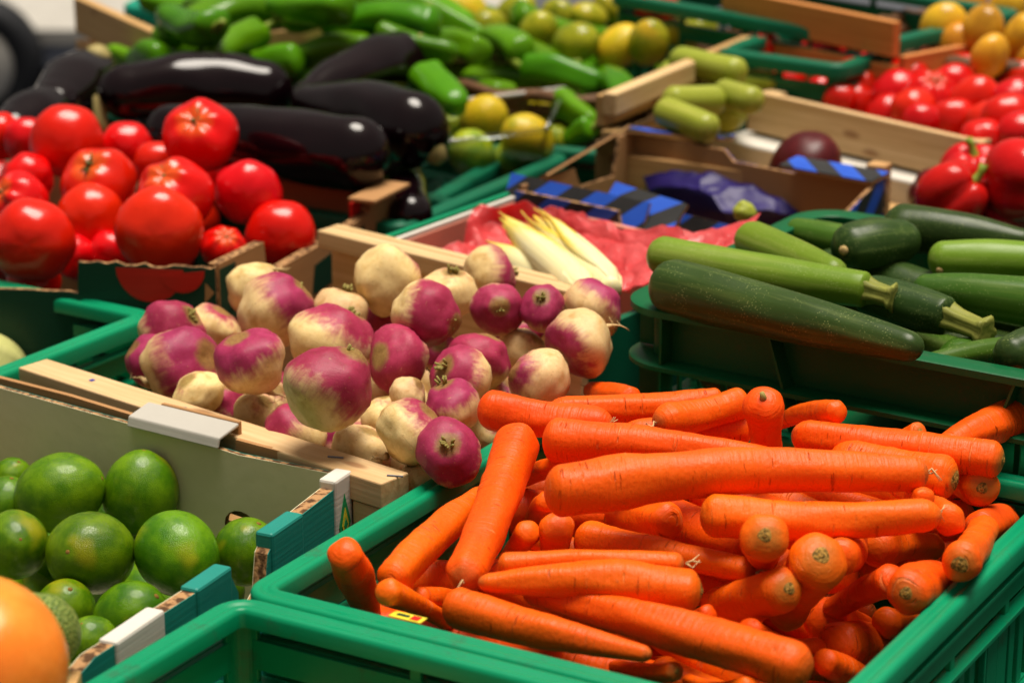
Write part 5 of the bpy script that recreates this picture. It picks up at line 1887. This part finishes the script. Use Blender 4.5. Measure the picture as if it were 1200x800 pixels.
for it in zi:
    a, b = it['p']; ra, rb = it['r']
    L = (b - a).length
    o = long_thing('zucchini', it['mt'], a, ra, b, rb, it['lab'] or 'zucchini in the lower layer of the dark crate', 'zucchini', None if it['lab'] else 'zucchini in the lower layer', k1=.85, k2=1.15 if not it['stem'] else .35, bulge=ra * .11, bend=L * rng.uniform(-.015, .02), seg=32, nb=20, lump=.04, lobes=10, lobe_amt=.012)
    if it['sc']:
        inv = o.matrix_world.to_3x3().inverted()
        d = inv @ look((-.5, -.15, .85)) if 'end on' in it['lab'] or 'topmost' in it['lab'] else inv @ look((-.35, -.62, .7))
        base = d * ra * .955
        v, f = tube([base, base + d * .0012, base + d * .002], [ra * .20, ra * .19, ra * .08], 10)
        add('blossom_scar', v, f, M['blossom'], o, Matrix.Identity(4), True)
    if it['stem']:
        Ls = ra * (1.3 if 'star' in it['lab'] else 2.0)
        V, F = [], []
        n = 20
        prof = [(L - rb * .1, .80), (L + rb * .35, .66), (L + rb * .35 + Ls * .25, .56), (L + rb * .35 + Ls * .75, .52), (L + rb * .35 + Ls * .93, .78), (L + rb * .35 + Ls, .74), (L + rb * .35 + Ls * .96, .35)]
        for (x, q) in prof:
            for j in range(n):
                an = 2 * math.pi * j / n
                rr = rb * q * (1 + .20 * math.cos(5 * an))
                V.append(Vector((x, rr * math.cos(an), rr * math.sin(an) - (x - L) * .12)))
        for i in range(len(prof) - 1):
            for j in range(n):
                k = (j + 1) % n
                F.append([i * n + j, i * n + k, (i + 1) * n + k, (i + 1) * n + j])
        F.append(list(range(n - 1, -1, -1))); F.append(list(range((len(prof) - 1) * n, len(prof) * n)))
        add('stem', V, F, M['zuc_stem'], o, Matrix.Identity(4), True)

# pale courgettes in the tan crate
PAL = [(885, 66, 13, 812, 80, 15, None), (905, 97, 11, 845, 95, 14, None), (815, 100, 21, 790, 92, 20, 1), (852, 130, 22, 842, 115, 22, 1), (782, 132, 15, 828, 150, 15, None), (880, 118, 14, 850, 110, 14, None), (790, 118, 14, 835, 118, 15, None), (860, 84, 14, 800, 72, 14, None)]
pi_ = []
for k, (x1, y1, r1, x2, y2, r2, e) in enumerate(PAL):
    a, b = at(x1, y1, .268), at(x2, y2, .262)
    pi_.append(dict(p=[a, b], r=[metres(r1, a) * 1.2, metres(r2, b) * 1.2], e=e))
settle(pi_, .10, 30)
for it in pi_:
    a, b = it['p']; ra, rb = it['r']
    long_thing('courgette', 'zuc_pale', a, ra, b, rb, 'pale green courgette end on in the tan crate' if it['e'] else 'pale green courgette lying on its side in the tan crate', 'courgette', 'courgettes end on' if it['e'] else 'courgettes lying in the tan crate', k1=.8, k2=.8, seg=24, nb=10, lump=.05, lobes=8, lobe_amt=.015)

# ------------------------------------------------------------------ long green peppers
PEP = [
    (330, 12, 24, 196, 42, 14), (470, 14, 22, 350, 22, 16), (282, 56, 20, 212, 66, 12), (190, 70, 18, 162, 70, 12), (505, 28, 19, 396, 30, 15), (428, 56, 18, 352, 66, 12), (300, 40, 16, 250, 66, 10), (545, 84, 24, 524, 72, 18), (650, 76, 15, 530, 62, 14),
    (640, 96, 15, 560, 92, 14), (696, 116, 15, 660, 84, 14), (690, 152, 13, 672, 160, 9), (345, 72, 18, 300, 80, 12), (560, 60, 15, 500, 50, 13), (610, 60, 16, 560, 48, 12), (735, 115, 16, 700, 96, 12), (250, 30, 18, 200, 20, 14), (400, 8, 20, 330, 6, 14), (500, 92, 20, 530, 118, 15), (590, 112, 16, 540, 104, 12),
    (660, 120, 16, 690, 140, 10), (450, 44, 16, 520, 60, 12), (620, 80, 14, 690, 96, 12), (240, 76, 16, 180, 84, 10),
]
PEP_LABELS = {0: 'biggest long green pepper on the pile beside the wooden crate corner', 2: 'green pepper lying just above the eggplant with the long highlight', 3: 'short green pepper tip beside the wooden crate corner',
              7: 'fat green pepper standing between an eggplant and the lemon punnet', 8: 'long green pepper stretching towards the shallow mango basket', 9: 'green pepper lying behind the punnet of lemons',
              10: 'green pepper lying against the tan wooden courgette crate', 11: 'small green pepper tip beside the black cardboard flap'}
pp = []
for k_, (x1, y1, r1, x2, y2, r2) in enumerate(PEP):
    z = (.262 if x1 < 520 else .225) + .0009 * max(0, 85 - (y1 + y2) / 2)
    a, b = at(x1, y1, z), at(x2, y2, z - .01)
    pp.append(dict(p=[a, b], r=[metres(r1, a) * 1.15, metres(r2, b) * 1.2], lab=PEP_LABELS.get(k_)))
for k in range(44):
    px_ = rng.uniform(170, 720)
    py_ = rng.uniform(5, 92) + max(0, px_ - 480) * .12
    c = at(px_, py_, (.235 if px_ < 520 else .205) + .0007 * max(0, 85 - py_))
    d = (dB * rng.uniform(.4, 1) + dA * rng.uniform(-.5, .5) + Vector((0, 0, rng.uniform(-.25, .25)))).normalized() * rng.uniform(.045, .065)
    if k % 2:
        d = -d
    pp.insert(0, dict(p=[c - d, c + d], r=[rng.uniform(.020, .026), rng.uniform(.011, .016)], deep=1))
settle(pp, .14, 36)
for it in pp:
    a, b = it['p']; ra, rb = it['r']
    L = (b - a).length
    deep = it.get('deep')
    o = long_thing('green_pepper', 'pepper', a, ra, b, rb, it.get('lab') or ('long green pepper under the others in the pile' if deep else 'shiny long green pepper lying on the pile behind the eggplants'), 'pepper', 'green peppers low in the pile' if deep else (None if it.get('lab') else 'long green peppers on the pile'), k1=.55, k2=1.3, bulge=ra * .05, bend=L * rng.uniform(-.08, .08), seg=26, nb=16, lump=.16, lobes=3, lobe_amt=.09)
    if not deep and rng.random() < .45:
        w_ = rng.uniform(-.012, .012)
        v, f = tube([(-ra * .45, 0, 0), (-ra * .60, 0, 0), (-ra * .8 - .008, w_ * .4, .004), (-ra * .8 - .018, w_, .006)], [ra * .5, ra * .30, .0042, .0048], 9)
        add('stem', v, f, M['pepper_stem'], o, Matrix.Identity(4), True)

# ------------------------------------------------------------------ lemons in the punnet
for k, (x, y, r, z, mt, lab) in enumerate(((526, 150, 18, .20, 'lemon_green', 'green lemon pressed to the punnet wall by the eggplant'), (637, 134, 24, .205, 'lemon', 'yellow lemon at the far corner of the punnet'), (567, 142, 29, .21, 'lemon', 'bright yellow lemon at the top of the punnet'),
                                           (600, 190, 24, .185, 'lemon_green', 'dull green lemon low in the punnet'), (553, 180, 27, .20, 'lemon_green', 'green lemon in front of the yellow ones'), (618, 164, 30, .215, 'lemon', 'large yellow green lemon with a glossy top in the punnet'), (655, 165, 18, .185, 'lemon_green', 'green lemon outside the punnet corner'))):
    p = at(x, y, z)
    round_thing('lemon', 'lemon', mt, p, metres(r, p), look((.6 - .2 * k, .3, .4)), lab, 'lemon', None, ('stem_button',))

# green and yellow mangoes in the low basket
MAN = [(545, 12, 25, 'lemon'), (630, 38, 23, 'greenmango'), (675, 50, 25, 'greenmango'), (725, 55, 28, 'lemon'), (715, 12, 21, 'greenmango'), (760, 50, 24, 'greenmango'), (796, 42, 21, 'greenmango'), (822, 34, 19, 'greenmango'), (690, 20, 20, 'greenmango'), (655, 18, 20, 'greenmango'), (745, 24, 21, 'greenmango'), (605, 14, 22, 'greenmango'), (780, 18, 20, 'greenmango'), (575, 30, 20, 'greenmango')]
mi = []
for (x, y, r, mt) in MAN:
    p = at(x, y, .262)
    mi.append(dict(p=[p], r=[metres(r, p)], mt=mt))
settle(mi, .12, 30)
for k, it in enumerate(mi):
    round_thing('mango', 'mango', it['mt'], it['p'][0], it['r'][0], look((rng.uniform(-1, 1), rng.uniform(-.2, .6), .3)), {'greenmango': 'dull green mango in the shallow basket', 'mango': 'ripe orange yellow mango among green ones', 'lemon': 'yellow mango at the edge beside a red tomato' if k == 0 else 'ripe yellow mango among green ones'}[it['mt']], 'mango', 'green mangoes in the shallow basket' if it['mt'] == 'greenmango' else None)
for k, (x, y, r, z) in enumerate(((1105, 34, 28, .30), (1151, 36, 27, .305), (1198, 42, 25, .305), (1160, 66, 24, .29), (1122, 54, 24, .285), (1180, 12, 24, .29), (1135, 10, 24, .29), (1210, 70, 24, .28))):
    p = at(x, y, z)
    round_thing('mango', 'mango', 'mango', p, metres(r, p), look((.3, .8, .3)), 'yellow mango in the dark wicker basket', 'mango', 'yellow mangoes in the wicker basket')

# ------------------------------------------------------------------ red bell peppers, beetroot, endives
for k, (x, y, r, z, ax, lab) in enumerate(((1138, 206, 40, .235, (0, .5, .3), 'red bell pepper half hidden behind the one with the green stem'), (1205, 250, 56, .225, (.1, .3, -.6), 'red bell pepper lying low at the zucchini crate'), (1118, 230, 44, .245, (.70, .55, .45), 'red bell pepper with a bright green stem'),
                                           (1202, 212, 50, .262, (-.3, .2, -.7), 'largest glossy red bell pepper, its stem hidden'), (1160, 255, 44, .215, (.2, .3, -.6), 'red bell pepper between the stemmed pepper and the zucchini'), (1092, 226, 28, .20, (0, .4, -.6), 'dark red pepper in the shade of the striped box'))):
    p = at(x, y, z)
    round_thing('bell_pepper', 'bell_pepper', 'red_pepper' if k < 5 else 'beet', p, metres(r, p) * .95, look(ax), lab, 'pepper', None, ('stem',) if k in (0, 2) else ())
p = at(944, 196, .222)
round_thing('beetroot', 'beet', 'beet', p, metres(46, p), look((-.6, .5, .2)), 'dark red beetroot lying on the white tray', 'beetroot', None, ('root_tail',))
p = at(872, 248, .245)
round_thing('vegetable_tip', 'turnip', 'zuc_pale', p, metres(14, p), look((0, .9, .2)), 'tiny pale green vegetable tip by the purple tissue', 'vegetable', None)


def endive(x1, y1, r1, x2, y2, r2, z1, z2, label):
    """root end first, leaf tip second: a core with overlapping pointed leaves"""
    a, b = at(x1, y1, z1), at(x2, y2, z2)
    mw, L = long_frame(a, b)
    ra, rb = metres(r1, a), metres(r2, b)
    V, F, U, A = long_body(L * .9, ra * .8, rb * .4, k1=.6, k2=2.2, bulge=ra * .30, seg=20, nb=12, lump=.03, seed=x1)
    o = add('endive', V, F, M['endive'], None, mw, True, {'u': U})
    tag(o, label, 'endive')
    for q in range(8):
        an = q * 2.4 + x1
        V, F, U, E_ = [], [], [], []
        nu, nv = 16, 9
        ln = L * (1.0 - .09 * (q % 4))
        for i in range(nu + 1):
            t = i / nu
            wdt = (1.15 * (1 - t ** 3) * (.72 + .55 * math.sin(math.pi * min(1, t * 1.1)))) + .02
            rr = (ra * .86 + (rb * .5 - ra * .86) * t ** 1.5) + ra * .30 * math.sin(math.pi * t) + .0015 * (q % 3 + 1)
            rr *= min(1.0, (t + .02) / .14) ** .5
            if t > .8:
                rr += (t - .8) * ra * (.5 + .4 * (q % 2))
            for j in range(nv):
                s = (j / (nv - 1) - .5) * 2
                aa = an + s * wdt
                r3 = rr * (1 + .05 * math.cos(s * 3)) + .0012 * abs(s) ** 3
                V.append(Vector((-ra * .3 + (ln + ra * .5) * t, r3 * math.cos(aa), r3 * math.sin(aa))))
                U.append(t); E_.append(abs(s))
        for i in range(nu):
            for j in range(nv - 1):
                F.append([i * nv + j, i * nv + j + 1, (i + 1) * nv + j + 1, (i + 1) * nv + j])
        lf = add('leaf', V, F, M['endive'], o, Matrix.Identity(4), True, {'u': U, 'e': E_})
        sm = lf.modifiers.new('thickness', 'SOLIDIFY'); sm.thickness = .0012
    return o


endive(655, 336, 13, 570, 289, 5, .222, .222, 'slim white endive beside the bunched red film')
endive(686, 342, 17, 588, 256, 6, .238, .236, 'large endive with a yellow tip')
endive(716, 338, 17, 618, 246, 5, .240, .244, 'endive lying against the pink film with a narrow raised tip')
